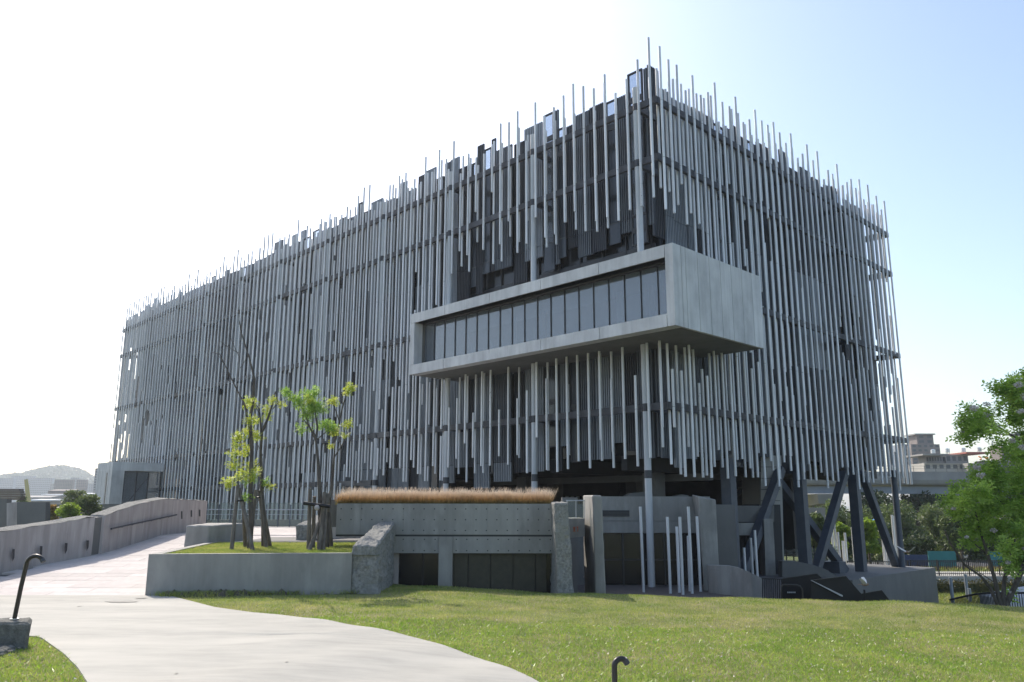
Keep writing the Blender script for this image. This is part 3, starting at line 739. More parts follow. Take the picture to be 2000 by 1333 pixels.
fr2('pale_wall', mat('core_wall', (.36,.355,.33), .8), [(1486,890),(1526,890),(1532,1110),(1524,1110),(1522,986),(1486,986)], 37, 3)
for i in range(4): fr2('wall_joint', M['frame'], [(1486,912+i*22),(1524,912+i*22),(1524,913+i*22),(1486,913+i*22)], 36.99, .008)
# stair behind
st = empty('stair', (9.6, 40, -1)); tag(st, 'dim sloping stair flight seen through the undercroft', 'stair')
a = at(1425,975,41); b_ = at(1452,952,41)
for i in range(9):
    t_ = i/8; p = a.lerp(b_, t_); o = MB().box(p.x, 41, p.z-.05, p.x+.22, 42, p.z).build('step', M['interior_lt'], st); o.location = -Vector(st.location)
o = MB().bar(a+Vector((-.1,-.05,-.1)), b_+Vector((0,-.05,-.1)), .06, .2).build('stringer', M['frame'], st); o.location = -Vector(st.location)

# door wall under the ornamental grass
dw = empty('planter_building', (-.5, 21.8, -2.6)); tag(dw, 'fair faced concrete wall with dark doorways topped by a strip of ornamental grass', 'wall')
YD = 21.8
xa, xb = at(658,985,YD).x, at(1079,985,YD).x
zt_, zm, zb_ = 0.0, at(900,1047,YD).z, at(900,1081,YD).z
def dbox(name, m, *a): o = MB().box(*a).build(name, m, dw); o.location = -Vector(dw.location); return o
x4 = at(1083,985,YD).x+.1
# upper wall in formwork panels
je = [xa]+[at(x, 985, YD).x for x in (706,789,952,1029)]+[x4]
for a, b_ in zip(je[:-1], je[1:]): dbox('concrete_panel', M['conc'], a+.002, YD, zm+.03, b_-.002, YD+.35, zt_)
dbox('shadow_gap', M['frame'], xa, YD+.04, zm-.02, x4, YD+.34, zm+.03)
xd = [at(x, 1081, YD).x for x in (772,857,884,1077)]
dbox('lintel', M['conc'], xd[0]-.9, YD+.015, zb_, xd[1]-.002, YD+.35, zm-.02)
dbox('lintel', M['conc'], xd[2]+.002, YD+.015, zb_, x4, YD+.35, zm-.02)
dbox('door_pillar', M['conc'], xd[1], YD-.03, -3.2, xd[2], YD+.35, zm-.021)
dbox('jamb', M['conc_warm'], xd[0]-1.0, YD+.2, -3.2, at(777,1081,YD).x, YD+.5, zb_)
for a, b_ in ((at(777,1081,YD).x, at(824,1081,YD).x), (at(826,1081,YD).x, xd[1])): dbox('dark_glass', M['glass_deep'], a, YD+.3, -3.2, b_-.02, YD+.33, zb_)
k5 = [at(x, 1081, YD).x for x in (884,914,958,1002,1046,1068)]
for a, b_ in zip(k5[:-1], k5[1:]): dbox('door_leaf', mat('door_olive', (.035,.033,.022), .5, c2=(.05,.046,.03), scale=6), a+.01, YD+.24, -3.2, b_-.01, YD+.28, zb_)
dbox('dark_glass', M['glass_deep'], k5[-1], YD+.3, -3.2, x4, YD+.33, zb_)
dbox('door_back', M['frame'], xd[0]-1, YD+.36, -3.2, x4, YD+.4, zb_)
dbox('roof_slab', M['soil'], xa, YD+.36, -.25, x4, YD+1.9, -.03)
dbox('end_wall', M['conc_dk'], x4-.3, YD+.36, -3.2, x4, YD+9, -.25)
# tie holes
th = MB()
for r_ in range(3):
    z = at(900, 994.5+21*r_, YD).z
    for x in np.arange(666, 1078, 20.3):
        if r_ == 2 and x < 770: continue
        p = at(x, 1000, YD).x; th.add([(p+math.cos(u)*.018, YD-.002, z+math.sin(u)*.018) for u in [math.pi/3*v for v in range(6)]], [tuple(range(6))[::-1]])
for r_ in range(2):
    z = at(900, 1054+22*r_, YD).z
    for x in list(np.arange(789, 856, 20.6))+list(np.arange(892, 1078, 20.3)):
        p = at(x, 1000, YD).x; th.add([(p+math.cos(u)*.018, YD+.013, z+math.sin(u)*.018) for u in [math.pi/3*v for v in range(6)]], [tuple(range(6))[::-1]])
o = th.build('tie_hole', M['frame'], dw); o.location = -Vector(dw.location); tag(o, kind='stuff')
# ornamental grass on top
n = 30000
xg = at(1072, 985, YD+.5).x; X = rng.uniform(xa-.05, xg, n); Y = YD+.04+rng.uniform(0, 1.3, n)
tuft = np.array([noise.noise((x*1.2, y*2, 0)) for x, y in zip(X[:], Y[:])])
hh = (.26+.12*tuft)*rng.uniform(.55, 1.38, n)
def fgrass(name, X, Y, z0, hh, wd, m, lean):
    n = len(X); a = rng.uniform(0, 2*np.pi, n); V = np.zeros((n, 4, 3))
    dx = np.cos(a)*wd/2; dy = np.sin(a)*wd/2; lx_ = rng.normal(0, lean, n)*hh+.04; ly_ = rng.normal(0, lean, n)*hh
    V[:, 0] = np.stack([X+dx, Y+dy, z0], -1); V[:, 1] = np.stack([X-dx, Y-dy, z0], -1)
    V[:, 2] = np.stack([X+lx_-dx*.4, Y+ly_-dy*.4, z0+hh], -1); V[:, 3] = np.stack([X+lx_+dx*.4, Y+ly_+dy*.4, z0+hh], -1)
    return quads(name, V, m)
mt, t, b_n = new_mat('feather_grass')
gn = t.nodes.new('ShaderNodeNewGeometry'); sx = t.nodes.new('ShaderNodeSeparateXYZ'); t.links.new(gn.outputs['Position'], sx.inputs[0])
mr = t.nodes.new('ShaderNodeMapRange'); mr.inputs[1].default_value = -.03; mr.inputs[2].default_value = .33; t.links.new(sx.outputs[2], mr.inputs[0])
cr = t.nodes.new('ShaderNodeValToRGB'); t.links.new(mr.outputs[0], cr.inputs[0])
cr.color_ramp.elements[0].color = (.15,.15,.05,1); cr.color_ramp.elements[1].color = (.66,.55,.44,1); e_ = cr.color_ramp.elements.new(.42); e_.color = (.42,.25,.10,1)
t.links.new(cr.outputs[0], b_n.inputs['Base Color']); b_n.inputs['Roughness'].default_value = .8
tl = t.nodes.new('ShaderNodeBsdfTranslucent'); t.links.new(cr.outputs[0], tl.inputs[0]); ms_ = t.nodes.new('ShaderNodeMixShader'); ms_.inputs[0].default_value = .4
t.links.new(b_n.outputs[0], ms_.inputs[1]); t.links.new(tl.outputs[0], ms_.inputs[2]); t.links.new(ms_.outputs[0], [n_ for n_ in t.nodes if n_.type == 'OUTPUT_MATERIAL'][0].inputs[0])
n2 = 2600; X = np.concatenate([X, rng.uniform(xa-.08, xg+.04, n2)]); Y = np.concatenate([Y, YD+.04+rng.uniform(0, 1.3, n2)]); hh = np.concatenate([hh, rng.uniform(.30, .50, n2)])
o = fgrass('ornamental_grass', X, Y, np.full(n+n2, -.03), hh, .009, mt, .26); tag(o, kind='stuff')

# boulder-like block at the left of the door wall
Yb = 18.95
fb = [at(685,1150,Yb), at(742,1152,Yb)]
z0 = -2.35
bl = [(fb[0].x,Yb,z0),(at(741,1150,Yb).x,Yb,z0),(at(768,1150,21.7).x,21.75,z0),(at(768,1150,21.7).x-.95,21.75,z0)]
tl_ = [(at(688,1066,Yb).x,Yb+.05,at(688,1066,Yb).z),(at(736,1066,Yb).x,Yb+.05,at(736,1066,Yb).z),(at(768,1019,21.4).x,21.75,at(768,1019,21.6).z),(at(737,1020,21.4).x,21.75,at(737,1019,21.6).z)]
o = rough('stone_block', bl, tl_, M['conc_rough'], amp=.045); tag(o, 'rough hewn concrete block with a sloping top left of the dark doorways', 'stone block')
# pillar one
bp_ = [(at(1090,1147,20.6).x,20.6,-2.5),(at(1121,1147,20.6).x,20.6,-2.5),(at(1121,1147,20.6).x+.05,22.8,-2.7),(at(1078,1147,20.6).x,22.8,-2.7)]
tp_ = [(at(1083,983,20.6).x,20.65,at(1083,983,20.6).z),(at(1109,982,20.6).x,20.65,at(1109,983,20.6).z),(at(1109,982,20.6).x+.03,22.8,.03),(at(1080,983,20.6).x-.02,22.8,.03)]
o = rough('stone_pillar', bp_, tp_, M['conc_rough'], amp=.03, seed=5); tag(o, 'tapered rough stone pillar at the right end of the ornamental grass wall', 'pillar')
bp_ = [(at(1163,1147,23.3).x,23.3,-3.0),(at(1184,1147,23.3).x,23.3,-3.0),(at(1184,1147,23.3).x+.05,26.2,-3.0),(at(1163,1147,23.3).x-.05,26.2,-3.0)]
tp_ = [(at(1157,968,23.3).x,23.3,at(1157,968,23.3).z),(at(1175,968,23.3).x,23.3,at(1175,968,23.3).z),(at(1175,968,23.3).x+.03,26.2,.27),(at(1157,968,23.3).x-.02,26.2,.27)]
o = rough('stone_pillar', bp_, tp_, M['conc'], amp=.008, seed=9); tag(o, 'taller smooth concrete pillar just right of the red numbered sign box', 'pillar')
# sign box bridging the passage, balustrade over it
sb = empty('sign_box', (at(1127,1033,24.2).x, 24.2, -.75)); tag(sb, 'grey concrete box between the pillars with a small red number sign and glass guard', 'sign box')
def sbb(name, m, pts, Y, t_): o = frontal(name, m, pts, Y, t_, parent=sb); o.location = -Vector(sb.location); return o
sbb('box_body', M['conc'], [(1106,1013),(1142,1013),(1142,1048),(1106,1052)], 24.2, 2.0)
sbb('guard_pane', M['glass_rail'], [(1108,976),(1124,976),(1124,1012.6),(1108,1012.6)], 24.25, .02)
sbb('guard_pane', M['glass_rail'], [(1126,976),(1140,976),(1140,1012.6),(1126,1012.6)], 24.25, .02)
for x in (1107, 1124.3, 1140.5): sbb('guard_post', M['conc_box'], [(x,978),(x+1.4,978),(x+1.4,1012.6),(x,1012.6)], 24.2, .04)
sbb('handrail', M['conc_box'], [(1106,977),(1142,977),(1142,979),(1106,979)], 24.15, .05)
for q_ in ([(1119,1030),(1124,1030),(1124,1031.5),(1119,1031.5)], [(1119,1032.3),(1124,1032.3),(1124,1034),(1119,1034)], [(1120,1034.6),(1123.5,1034.6),(1123.5,1036),(1120,1036)], [(1119,1037),(1124.2,1037),(1124.2,1038.5),(1119,1038.5)], [(1121,1029),(1122.2,1029),(1122.2,1037),(1121,1037)]):
    sbb('sign_mark', M['red'], q_, 24.194, .005)
sbb('sign_number', M['red'], [(1126,1029),(1129.2,1029),(1129.2,1038.6),(1127.7,1038.6),(1127.7,1030.8),(1126,1030.8)], 24.194, .005)
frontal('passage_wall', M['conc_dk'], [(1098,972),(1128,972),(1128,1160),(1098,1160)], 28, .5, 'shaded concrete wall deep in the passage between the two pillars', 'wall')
mb = MB(); mb.bar(at(1140,1128,26), at(1151,1115,26), .03, .03); o = mb.build('handrail', M['conc_warm']); tag(o, 'short slanted handrail in the dark passage between the pillars', 'handrail')

# short free standing tubes
tube_b = MB().tube([(0,0,0),(0,0,1)], .05, 14).mesh('tube_post', M['tube'])
posts = [(1252,990,1145,28.7,'left most and standing apart'),(1304,1010,1147,28.3,'next right of the corner column'),(1322,1029,1146,28.6,'perforated, tucked left of a taller one'),(1328,1010,1149,27.9,'in the middle of the cluster by the doors'),
         (1343,1047,1144,29.0,'shortest of the cluster by the doors'),(1345,990,1147,28.3,'tallest of the cluster by the doors'),(1362,1009,1144,28.9,'right most by the doors')]
for x, yt, yb, Y, d in posts:
    p = at(x, yt, Y); zb2 = -3.0; Yb2 = Y
    o = bpy.data.objects.new('tube_post', tube_b); col.objects.link(o)
    lean = random.uniform(-.01, .01)
    o.location = (p.x+.12*0, Y, zb2); o.scale = (1, 1, p.z-zb2); o.rotation_euler = (0, lean, 0)
    tag(o, 'upright grey steel tube '+d, 'post', 'short tubes standing on the forecourt')
for x, yt, Y, d in ((1453,1070,33.5,'shortest of three beside the raking leg'),(1466,1051,33,'middle of three beside the raking leg'),(1474,1036,32.6,'tallest of three beside the raking leg')):
    p = at(x, yt, Y); o = bpy.data.objects.new('tube_post', tube_b); col.objects.link(o); o.location = (p.x, Y, -3.3); o.scale = (1,1,p.z+3.3)
    tag(o, 'upright grey steel tube '+d, 'post', 'short tubes behind the low ramp wall')
# low ramp wall right
mb = MB(); prof = [(1383,1105,28.6),(1400,1105,28.2),(1425,1106,27.8),(1445,1110,27.4),(1468,1120,27.0),(1490,1131,26.8)]
T = [at(*p) for p in prof]
for a, b_ in zip(T[:-1], T[1:]):
    mb.hexa([(a.x,a.y,-3.4),(b_.x,b_.y,-3.4),(b_.x+.05,b_.y+.35,-3.4),(a.x+.05,a.y+.35,-3.4)], [(a.x,a.y,a.z),(b_.x,b_.y,b_.z),(b_.x+.05,b_.y+.35,b_.z),(a.x+.05,a.y+.35,a.z)])
o = mb.build('ramp_wall', M['conc']); tag(o, 'low grey concrete wall stooping down towards the black stair guard', 'wall')
# black stair guard
sg = empty('stair_guard', (9, 24.5, -3)); tag(sg, 'black sheet metal stair guard in folded zigzag shape at the lawn edge', 'stair guard')
def sgf(name, m, pts, Y, t_=.03): o = frontal(name, m, pts, Y, t_, parent=sg); o.location = -Vector(sg.location); return o
sgf('rear_sheet', M['black'], [(1528,1131.5),(1596,1121.5),(1612,1135),(1650,1160),(1660,1180),(1528,1180)], 26.3)
sgf('front_sheet', M['black'], [(1585,1134.5),(1653,1126.5),(1683,1161),(1723,1154),(1737,1172),(1738,1185),(1585,1185)], 24.6)
sgf('top_rail', M['lamp'], [(1528,1130.5),(1596,1120.5),(1596,1122),(1528,1132)], 26.25, .06)
sgf('top_rail', M['lamp'], [(1585,1133.5),(1653,1125.5),(1653,1127),(1585,1135)], 24.55, .06)
sgf('top_rail', M['lamp'], [(1683,1160),(1723,1153),(1723,1154.5),(1683,1161.5)], 24.55, .06)
sgf('pale_handrail', M['conc_box'], [(1584,1134),(1586,1134),(1646,1163),(1646,1166),(1642,1164.5)], 24.5, .05)
for i in range(10):
    x = 1489+4.1*i; sgf('picket', M['black'], [(x,1131),(x+1.7,1131),(x+1.7,1175),(x,1175)], 26.0)
sgf('top_rail', M['black'], [(1488,1129.5),(1529,1131),(1529,1133),(1488,1131.5)], 25.98, .05)
mb = MB(); mb.tube([at(1526,1170,23.8), at(1526,1147,23.8), at(1529,1143,23.8), at(1534,1142.5,23.8), at(1556,1143,23.8), at(1563,1146,23.8), at(1567,1152,23.8), at(1568,1172,23.8)], .022, 8)
o = mb.build('bicycle_rack', M['lamp']); tag(o, 'dark bent tube hoop in front of the black stair guard', 'bike rack')
# dim lettering low on the guard
mk = MB()
for i, x in enumerate((1538,1541.5,1544.5,1548,1551.5)):
    p = at(x, 1157.5, 26.2); mk.box(p.x-.0, 26.2, p.z-.02, p.x+.035, 26.21, p.z+.02)
o = mk.build('lettering', M['conc_box'], sg); o.location = -Vector(sg.location); tag(o, kind='stuff')

# plinth guard: glass balustrade and thin posts
gr = empty('glass_guard', (16, 38, -3.4)); tag(gr, 'low glass guard on black posts running among the raking legs', 'balustrade')
pA = Vector((*loc2w(9.5, 2.6), -3.2)); pB = Vector((*loc2w(22.5, 4.0), -3.4))
for i in range(13):
    a = pA.lerp(pB, i/13); b_ = pA.lerp(pB, (i+.94)/13)
    o = MB().bar((a.x,a.y,a.z+.5), (b_.x,b_.y,b_.z+.5), .015, .95).build('pane', M['glass_rail'], gr); o.location = -Vector(gr.location)
    o = MB().box(a.x-.025, a.y-.025, a.z, a.x+.025, a.y+.025, a.z+1.1).build('post', M['black'], gr); o.location = -Vector(gr.location)
o = MB().bar(pA+Vector((0,0,.75)), pB+Vector((0,0,.75)), .02, .03).build('guard_rail', M['black'], gr); o.location = -Vector(gr.location)

# tube posts beyond the plinth
field = [(1617,1062,1096,50,'left of the square leg, short'),(1636,1040,1095,52,'just behind the second square leg'),(1626,1078,1096,49,'low, beside a pale wall'),
 (1703-80,1016,1096,54,'tall, behind the long diagonal leg'),(1628,1008,1096,55,'tallest of the group behind the legs'),(1646,1057,1097,52,'short, in front of bright shrub'),
 (1650,1041,1097,53,'mid height, in front of bright shrub'),(1664,1030,1098,53,'beside the third square leg'),(1723,1040,1108,51,'left of three at the right leg'),(1727,1052,1108,50,'middle of three at the right leg'),(1732,1062,1108,49,'right of three at the right leg'),
 (1742,1006,1106,53,'tall thin pair left at the end column'),(1746,1008,1106,54,'tall thin pair right at the end column')]
for x, yt, yb, Y, d in field:
    p = at(x, yt, Y); z0 = at(x, yb+8, Y).z; o = bpy.data.objects.new('tube_post', tube_b); col.objects.link(o); o.location = (p.x, Y, z0); o.scale = (1.5, 1.5, p.z-z0)
    tag(o, 'distant upright steel tube, '+d, 'post', 'tubes standing beyond the raking legs')
garden_me = MB().tube([(0,0,0),(0,0,1)], .05, 14).mesh('garden_tube', M['via_b'])
for x, yt, Y, d in ((1790,1132,45,'left one of the garden trio'),(1856,1128,44,'middle one of the garden trio'),(1885,1122,46,'tallest of the garden trio'),(1893,1150,45.6,'short one at the foot of the tallest')):
    p = at(x, yt, Y); o = bpy.data.objects.new('tube_post', garden_me); col.objects.link(o); o.location = (p.x, Y, -6.2); o.scale = (1.7, 1.7, p.z+6.2)
    tag(o, 'perforated steel tube in the sunken garden, '+d, 'post', 'tubes in the sunken garden')

# ------------------------------------------------------------------ tree planter at the left
zp = -1.12
A = at(291,1078,18.4); A.z = zp
pln = empty('tree_planter', (-5.8, 20, -2)); tag(pln, 'low concrete planter wall round a grass bed holding the staked young trees', 'planter')
def pbx(name, m, *a): o = MB().box(*a).build(name, m, pln); o.location = -Vector(pln.location); return o
xl = at(291,1078,18.4).x; xr = at(688,1075,18.9).x
mb = MB(); mb.hexa([(xl,18.4,-2.3),(xr,18.9,-2.3),(xr,19.1,-2.3),(xl+.2,18.6,-2.3)], [(xl,18.4,zp),(xr,18.9,zp),(xr,19.1,zp),(xl+.2,18.6,zp)])
o = mb.build('front_wall', M['conc'], pln); o.location = -Vector(pln.location)
q2 = atz(430,1056,zp)
mb = MB(); mb.hexa([(xl,18.402,-2.3),(xl+.2,18.602,-2.3),(q2.x+.2,24.4,-2.3),(q2.x,24.4,-2.3)], [(xl,18.402,zp-.002),(xl+.2,18.602,zp-.002),(q2.x+.2,24.4,zp-.002),(q2.x,24.4,zp-.002)])
o = mb.build('side_wall', M['conc'], pln); o.location = -Vector(pln.location)
mb = MB(); mb.box(q2.x, 24.4, -2.3, -3.6, 24.6, zp-.003); o = mb.build('back_wall', M['conc'], pln); o.location = -Vector(pln.location)
mb = MB(); mb.add([(xl+.15,18.55,zp-.05),(xr+.6,18.95,zp-.05),(-3.4,24.45,zp-.05),(q2.x+.1,24.45,zp-.05)], [(0,1,2,3)]); o = mb.build('bed', M['lawn'], pln); o.location = -Vector(pln.location)
n = 45000; Y = rng.uniform(18.62, 24.35, n); X = rng.uniform(-9, -3.4, n); ok = (X > xl+.25+(q2.x-xl)*(Y-18.4)/6) & (Y > 18.65+.1*(X-xl)) ; X = X[ok]; Y = Y[ok]
tag(blades('planter_grass', np.stack([X, Y, np.full(len(X), zp-.05)], -1), .06, .013, M['blade']), kind='stuff')
# turf clods in front of the planter wall
n = 9000; t_ = rng.uniform(0, 1, n); px_ = 300+ t_*260; 
P = []
for i in range(160):
    x = random.uniform(325, 480) if random.random() < .7 else random.uniform(480, 690); y = 1163+random.uniform(-4.5, 4.5)*(1 if x < 480 else .5)-(x-325)*.014
    p = onG(x, y); P.append(p)
cl = MB()
for p in P:
    r_ = random.uniform(.07, .19); vs = []
    for k in range(8):
        a = k*math.pi/4; rr = r_*random.uniform(.7, 1.2); vs.append((p.x+math.cos(a)*rr, p.y+math.sin(a)*rr*.7, p.z-.02))
    vs.append((p.x, p.y, p.z+r_*.62+.03)); cl.add(vs, [(k, (k+1) % 8, 8) for k in range(8)])
tag(cl.build('turf_clod', M['soil']), kind='stuff')
PP = np.array([[p.x+random.gauss(0,.12), p.y+random.gauss(0,.08), p.z+.02] for p in P for _ in range(50)])
tag(blades('rough_grass', PP, .10, .016, M['blade'], .8), kind='stuff')
# bench-like block left of trees
f1 = atz(359,1063,-1.17); f2 = atz(405,1063,-1.17)
bb = [(f1.x,f1.y,-1.5),(f2.x,f1.y,-1.5),(f2.x+.75,f1.y+1.6,-1.5),(f1.x-.0,f1.y+1.6,-1.5)]
zt1 = at(375,1027,f1.y).z
tt = [(f1.x+.02,f1.y,zt1),(f2.x+.02,f1.y,zt1),(f2.x+.72,f1.y+1.6,zt1+.04),(f1.x+.1,f1.y+1.6,zt1+.04)]
o = rough('concrete_block', bb, tt, M['conc'], amp=.012, seed=3); tag(o, 'squat grey concrete block beside the paving left of the staked trees', 'concrete block')
# sloped block and low wall behind trees
YB2 = 25.2
b4 = [(at(577,1052,YB2).x,YB2,-1.3),(at(616,1052,YB2).x,YB2,-1.3),(at(616,1052,YB2).x+.3,YB2+2.6,-1.3),(at(577,1052,YB2).x+.5,YB2+2.6,-1.3)]
t4 = [(at(577,1026,YB2).x,YB2,at(577,1026,YB2).z),(at(616,1026,YB2).x,YB2,at(616,1026,YB2).z),(at(616,1026,YB2).x+.2,YB2+2.6,at(610,985,YB2+2.6).z),(at(577,1052,YB2).x+.75,YB2+2.6,at(610,985,YB2+2.6).z)]
o = rough('stone_block', b4, t4, M['conc_rough'], amp=.03, seed=13); tag(o, 'rough concrete block with sloping top behind the right staked tree', 'stone block')
frontal('low_wall', M['conc_warm'], [(615,1024),(712,1024),(712,1052),(615,1052)], 24.9, .25, 'low pinkish concrete wall behind the right staked tree', 'wall')
frontal('end_block', M['conc_dk'], [(632,977),(663,976),(663,1030),(632,1030)], 22.4, .8, 'upright concrete block at the left end of the ornamental grass', 'concrete block')

# ------------------------------------------------------------------ glass balustrade on the plaza
gb = empty('plaza_balustrade', (-13, 38, -1)); tag(gb, 'long clear glass balustrade with steel posts across the far side of the plaza', 'balustrade')
xg0, xg1 = at(402,1027,37.5).x, at(612,1027,37.5).x; n = 9; wg = (xg1-xg0)/n
for i in range(n):
    o = MB().box(xg0+wg*i+.03, 37.5, -1.0, xg0+wg*(i+1)-.03, 37.515, .03).build('glass_pane', M['glass_rail'], gb); o.location = -Vector(gb.location)
    o = MB().box(xg0+wg*i-.02, 37.47, -1.06, xg0+wg*i+.02, 37.53, -.05).build('post', M['strut'], gb); o.location = -Vector(gb.location)
o = MB().tube([(xg0-.3,37.42,-.28),(xg1,37.42,-.28)], .022, 8).build('handrail', M['via_b'], gb); o.location = -Vector(gb.location)
o = MB().tube([(xg0-.3,37.42,-.5),(xg1,37.42,-.5)], .012, 8).build('handrail', M['via_b'], gb); o.location = -Vector(gb.location)
o = MB().box(xg0, 38.2, -1.3, xg1, 38.5, -.75).build('kerb', M['conc'], gb); o.location = -Vector(gb.location)

# ------------------------------------------------------------------ ramp parapet wall at the left
rw = empty('ramp_wall', (-12.6, 24, -2)); tag(rw, 'long pinkish concrete parapet wall climbing along the left side of the paved ramp', 'wall')
TH = .42
def wall_run(name, pts, m, parent, rough_top=True):
    # pts: (px, y_top, y_bottom_hint, X) -> Y from X
    mb = MB(); n = len(pts)
    F0 = []; 
    for (X, Y, zt2) in pts: F0.append((X, Y, zt2))
    for (a, b_) in zip(F0[:-1], F0[1:]):
        mb.hexa([(a[0],a[1],-3.0),(a[0]-TH,a[1],-3.0),(b_[0]-TH,b_[1],-3.0),(b_[0],b_[1],-3.0)][::-1], [(a[0],a[1],a[2]),(a[0]-TH,a[1],a[2]+.03),(b_[0]-TH,b_[1],b_[2]+.03),(b_[0],b_[1],b_[2])][::-1])
    o = mb.build(name, m, parent); o.location = -Vector(parent.location); return o
def wp(px, py, X): # point on the vertical plane x = X
    d = ray(px, py); p = d*(X/d.x); return (X, p.y, p.z)
w1 = [(-13.9, 14.0, -1.15)]+[wp(x, y, X) for x, y, X in ((0,1040,-13.1),(60,1030,-12.85),(120,1021,-12.55),(186,1010,-12.15))]
wall_run('wall_panel', w1, M['conc_warm'], rw)
w2 = [wp(x, y, X) for x, y, X in ((205,1008,-12.05),(240,995,-12.0),(275,984,-12.0),(310,977,-12.0),(330,975,-12.0),(405,979,-12.0))]
wall_run('wall_panel', w2, M['conc_warm'], rw)
wj = [(w1[-1][0]-.08, w1[-1][1]+.001, w1[-1][2]-.03), (w2[0][0]-.08, w2[0][1]-.001, w2[0][2]-.03)]
wall_run('joint_strip', wj, M['conc_dk'], rw)
# bush hammered capping
for ww in (w1, w2):
    cp = MB()
    for a, b_ in zip(ww[:-1], ww[1:]):
        n = max(2, int(abs(b_[1]-a[1])/.25))
        for i in range(n):
            for j in range(4):
                def pt(u, v):
                    X = a[0]+(b_[0]-a[0])*u-TH*v; Y = a[1]+(b_[1]-a[1])*u; Z = a[2]+(b_[2]-a[2])*u+.03*v+.012+.022*noise.noise((X*6, Y*5, 1))+.015*noise.noise((X*19, Y*15, 1))
                    return (X, Y, Z)
                u0, u1, v0, v1 = i/n, (i+1)/n, j/4, (j+1)/4
                cp.add([pt(u0, v0), pt(u0, v1), pt(u1, v1), pt(u1, v0)][::-1], [(0,1,2,3)])
    o = cp.build('wall_capping', M['conc_rough'], rw); o.location = -Vector(rw.location)
# light slots
for (px_, pyt, pyb) in ((27,1073,1098),(81,1067,1091),(130,1061,1083),(172,1056,1077)):
    Xw = float(np.interp(px_, [0,60,120,186], [-13.1,-12.85,-12.55,-12.15]))+.07
    a = wp(px_-3, pyt, Xw+.006); b_ = wp(px_+2, pyt, Xw+.006); c_ = wp(px_+1, pyb-8, Xw+.006); d_ = wp(px_-3, pyb, Xw+.006)
    mb = MB(); mb.add([a, b_, c_, d_], [(3,2,1,0)]); mb.add([(v[0]-.14, v[1], v[2]) for v in (a, b_, c_, d_)], [(0,1,2,3)])
    o = mb.build('light_slot', M['frame'], rw); o.location = -Vector(rw.location)
for (px_, pyt, pyb) in ((355,999,1014),(374,997,1010),(390,996,1009)):
    a = wp(px_-1.5, pyt, -11.99); b_ = wp(px_+1.5, pyt, -11.99); c_ = wp(px_+1.5, pyb, -11.99); d_ = wp(px_-1.5, pyb, -11.99)
    mb = MB(); mb.add([a, b_, c_, d_], [(3,2,1,0)]); o = mb.build('light_slot', M['frame'], rw); o.location = -Vector(rw.location)
h0 = Vector(wp(217,1033,-11.9)); h1 = Vector(wp(345,1006,-11.9))
mb = MB(); mb.tube([h0, h1], .025, 8)
for i in range(7):
    p = h0.lerp(h1, (i+.3)/7); mb.bar(p, p+Vector((-.1, 0, -.05)), .02, .02)
o = mb.build('handrail', M['rail'], rw); o.location = -Vector(rw.location)

# ------------------------------------------------------------------ garden lamp posts and rock base
lm = MB(); pts = [(0,0,0),(0,0,.35),(.03,0,.7)]; 
def lamp(loc, rz, h, r, label, hook=.125, lean=.08):
    pts = [Vector((0,0,0)), Vector((lean*.5,0,h*.5)), Vector((lean,0,h-.12))]
    for k in range(1, 11):
        a = math.pi*k/10*.86; pts.append(Vector((lean+hook-hook*math.cos(a), 0, h-.12+hook*math.sin(a)*.9)))
    mb = MB(); mb.tube(pts, r, 12)
    t_ = empty('garden_lamp', loc, rz)
    mb.build('stem', M['lamp'], t_)
    e = pts[-1]; d = (pts[-1]-pts[-2]).normalized()
    MB().tube([e-d*.03, e+d*.012], r*1.12, 12).build('lamp_tip', M['rail'], t_)
    MB().tube([(0,0,0),(0,0,.012)], r*2, 12).build('base_plate', M['steel'], t_)
    tag(t_, label, 'garden lamp', 'curved garden lamps'); return t_
pb = at(28,1210,11.0)
lamp((pb.x,11.0,pb.z), R(-8), at(50,1085,11).z-pb.z, .028, 'slender dark hook shaped garden lamp on a stone block at the path edge')
p2 = at(1205,1290,6.2); g2 = float(GZ(p2.x, 6.2))
lamp((p2.x-.02,6.2,g2), R(20), p2.z-g2+.08, .021, 'dark hook shaped garden lamp poking up from the lawn at the frame bottom', hook=.052, lean=.0)
bz = float(GZ(-7.2, 11))-.05
o = rough('stone_block', [(-8.0,10.82,bz),(at(58,1212,10.82).x,10.82,bz),(at(62,1210,11.2).x,11.2,bz),(-8.0,11.2,bz)], [(-8.0,10.82,pb.z-.02),(at(58,1212,10.82).x,10.82,pb.z-.02),(at(62,1210,11.2).x,11.2,pb.z-.005),(-8.0,11.2,pb.z-.005)], M['rock'], amp=.018, seed=21)
tag(o, 'weathered stone block under the hook shaped lamp beside the path', 'stone block')
rk = MB()
for i in range(70):
    x = random.uniform(-7.6, -6.2); y = random.uniform(10.15, 10.6); 
    if i < 30: x = random.uniform(-6.75, -6.3); y = random.uniform(10.3, 10.75)
    z = float(GZ(x, y)); r_ = random.uniform(.03, .1)
    bm = bmesh.new(); bmesh.ops.create_icosphere(bm, subdivisions=1, radius=r_)
    rk.add([(v.co.x*random.uniform(.8,1.2)+x, v.co.y+y, v.co.z*.7+z+r_*.3) for v in bm.verts], [[v.index for v in f.verts] for f in bm.faces]); bm.free()
tag(rk.build('rubble', M['rock']), kind='stuff')

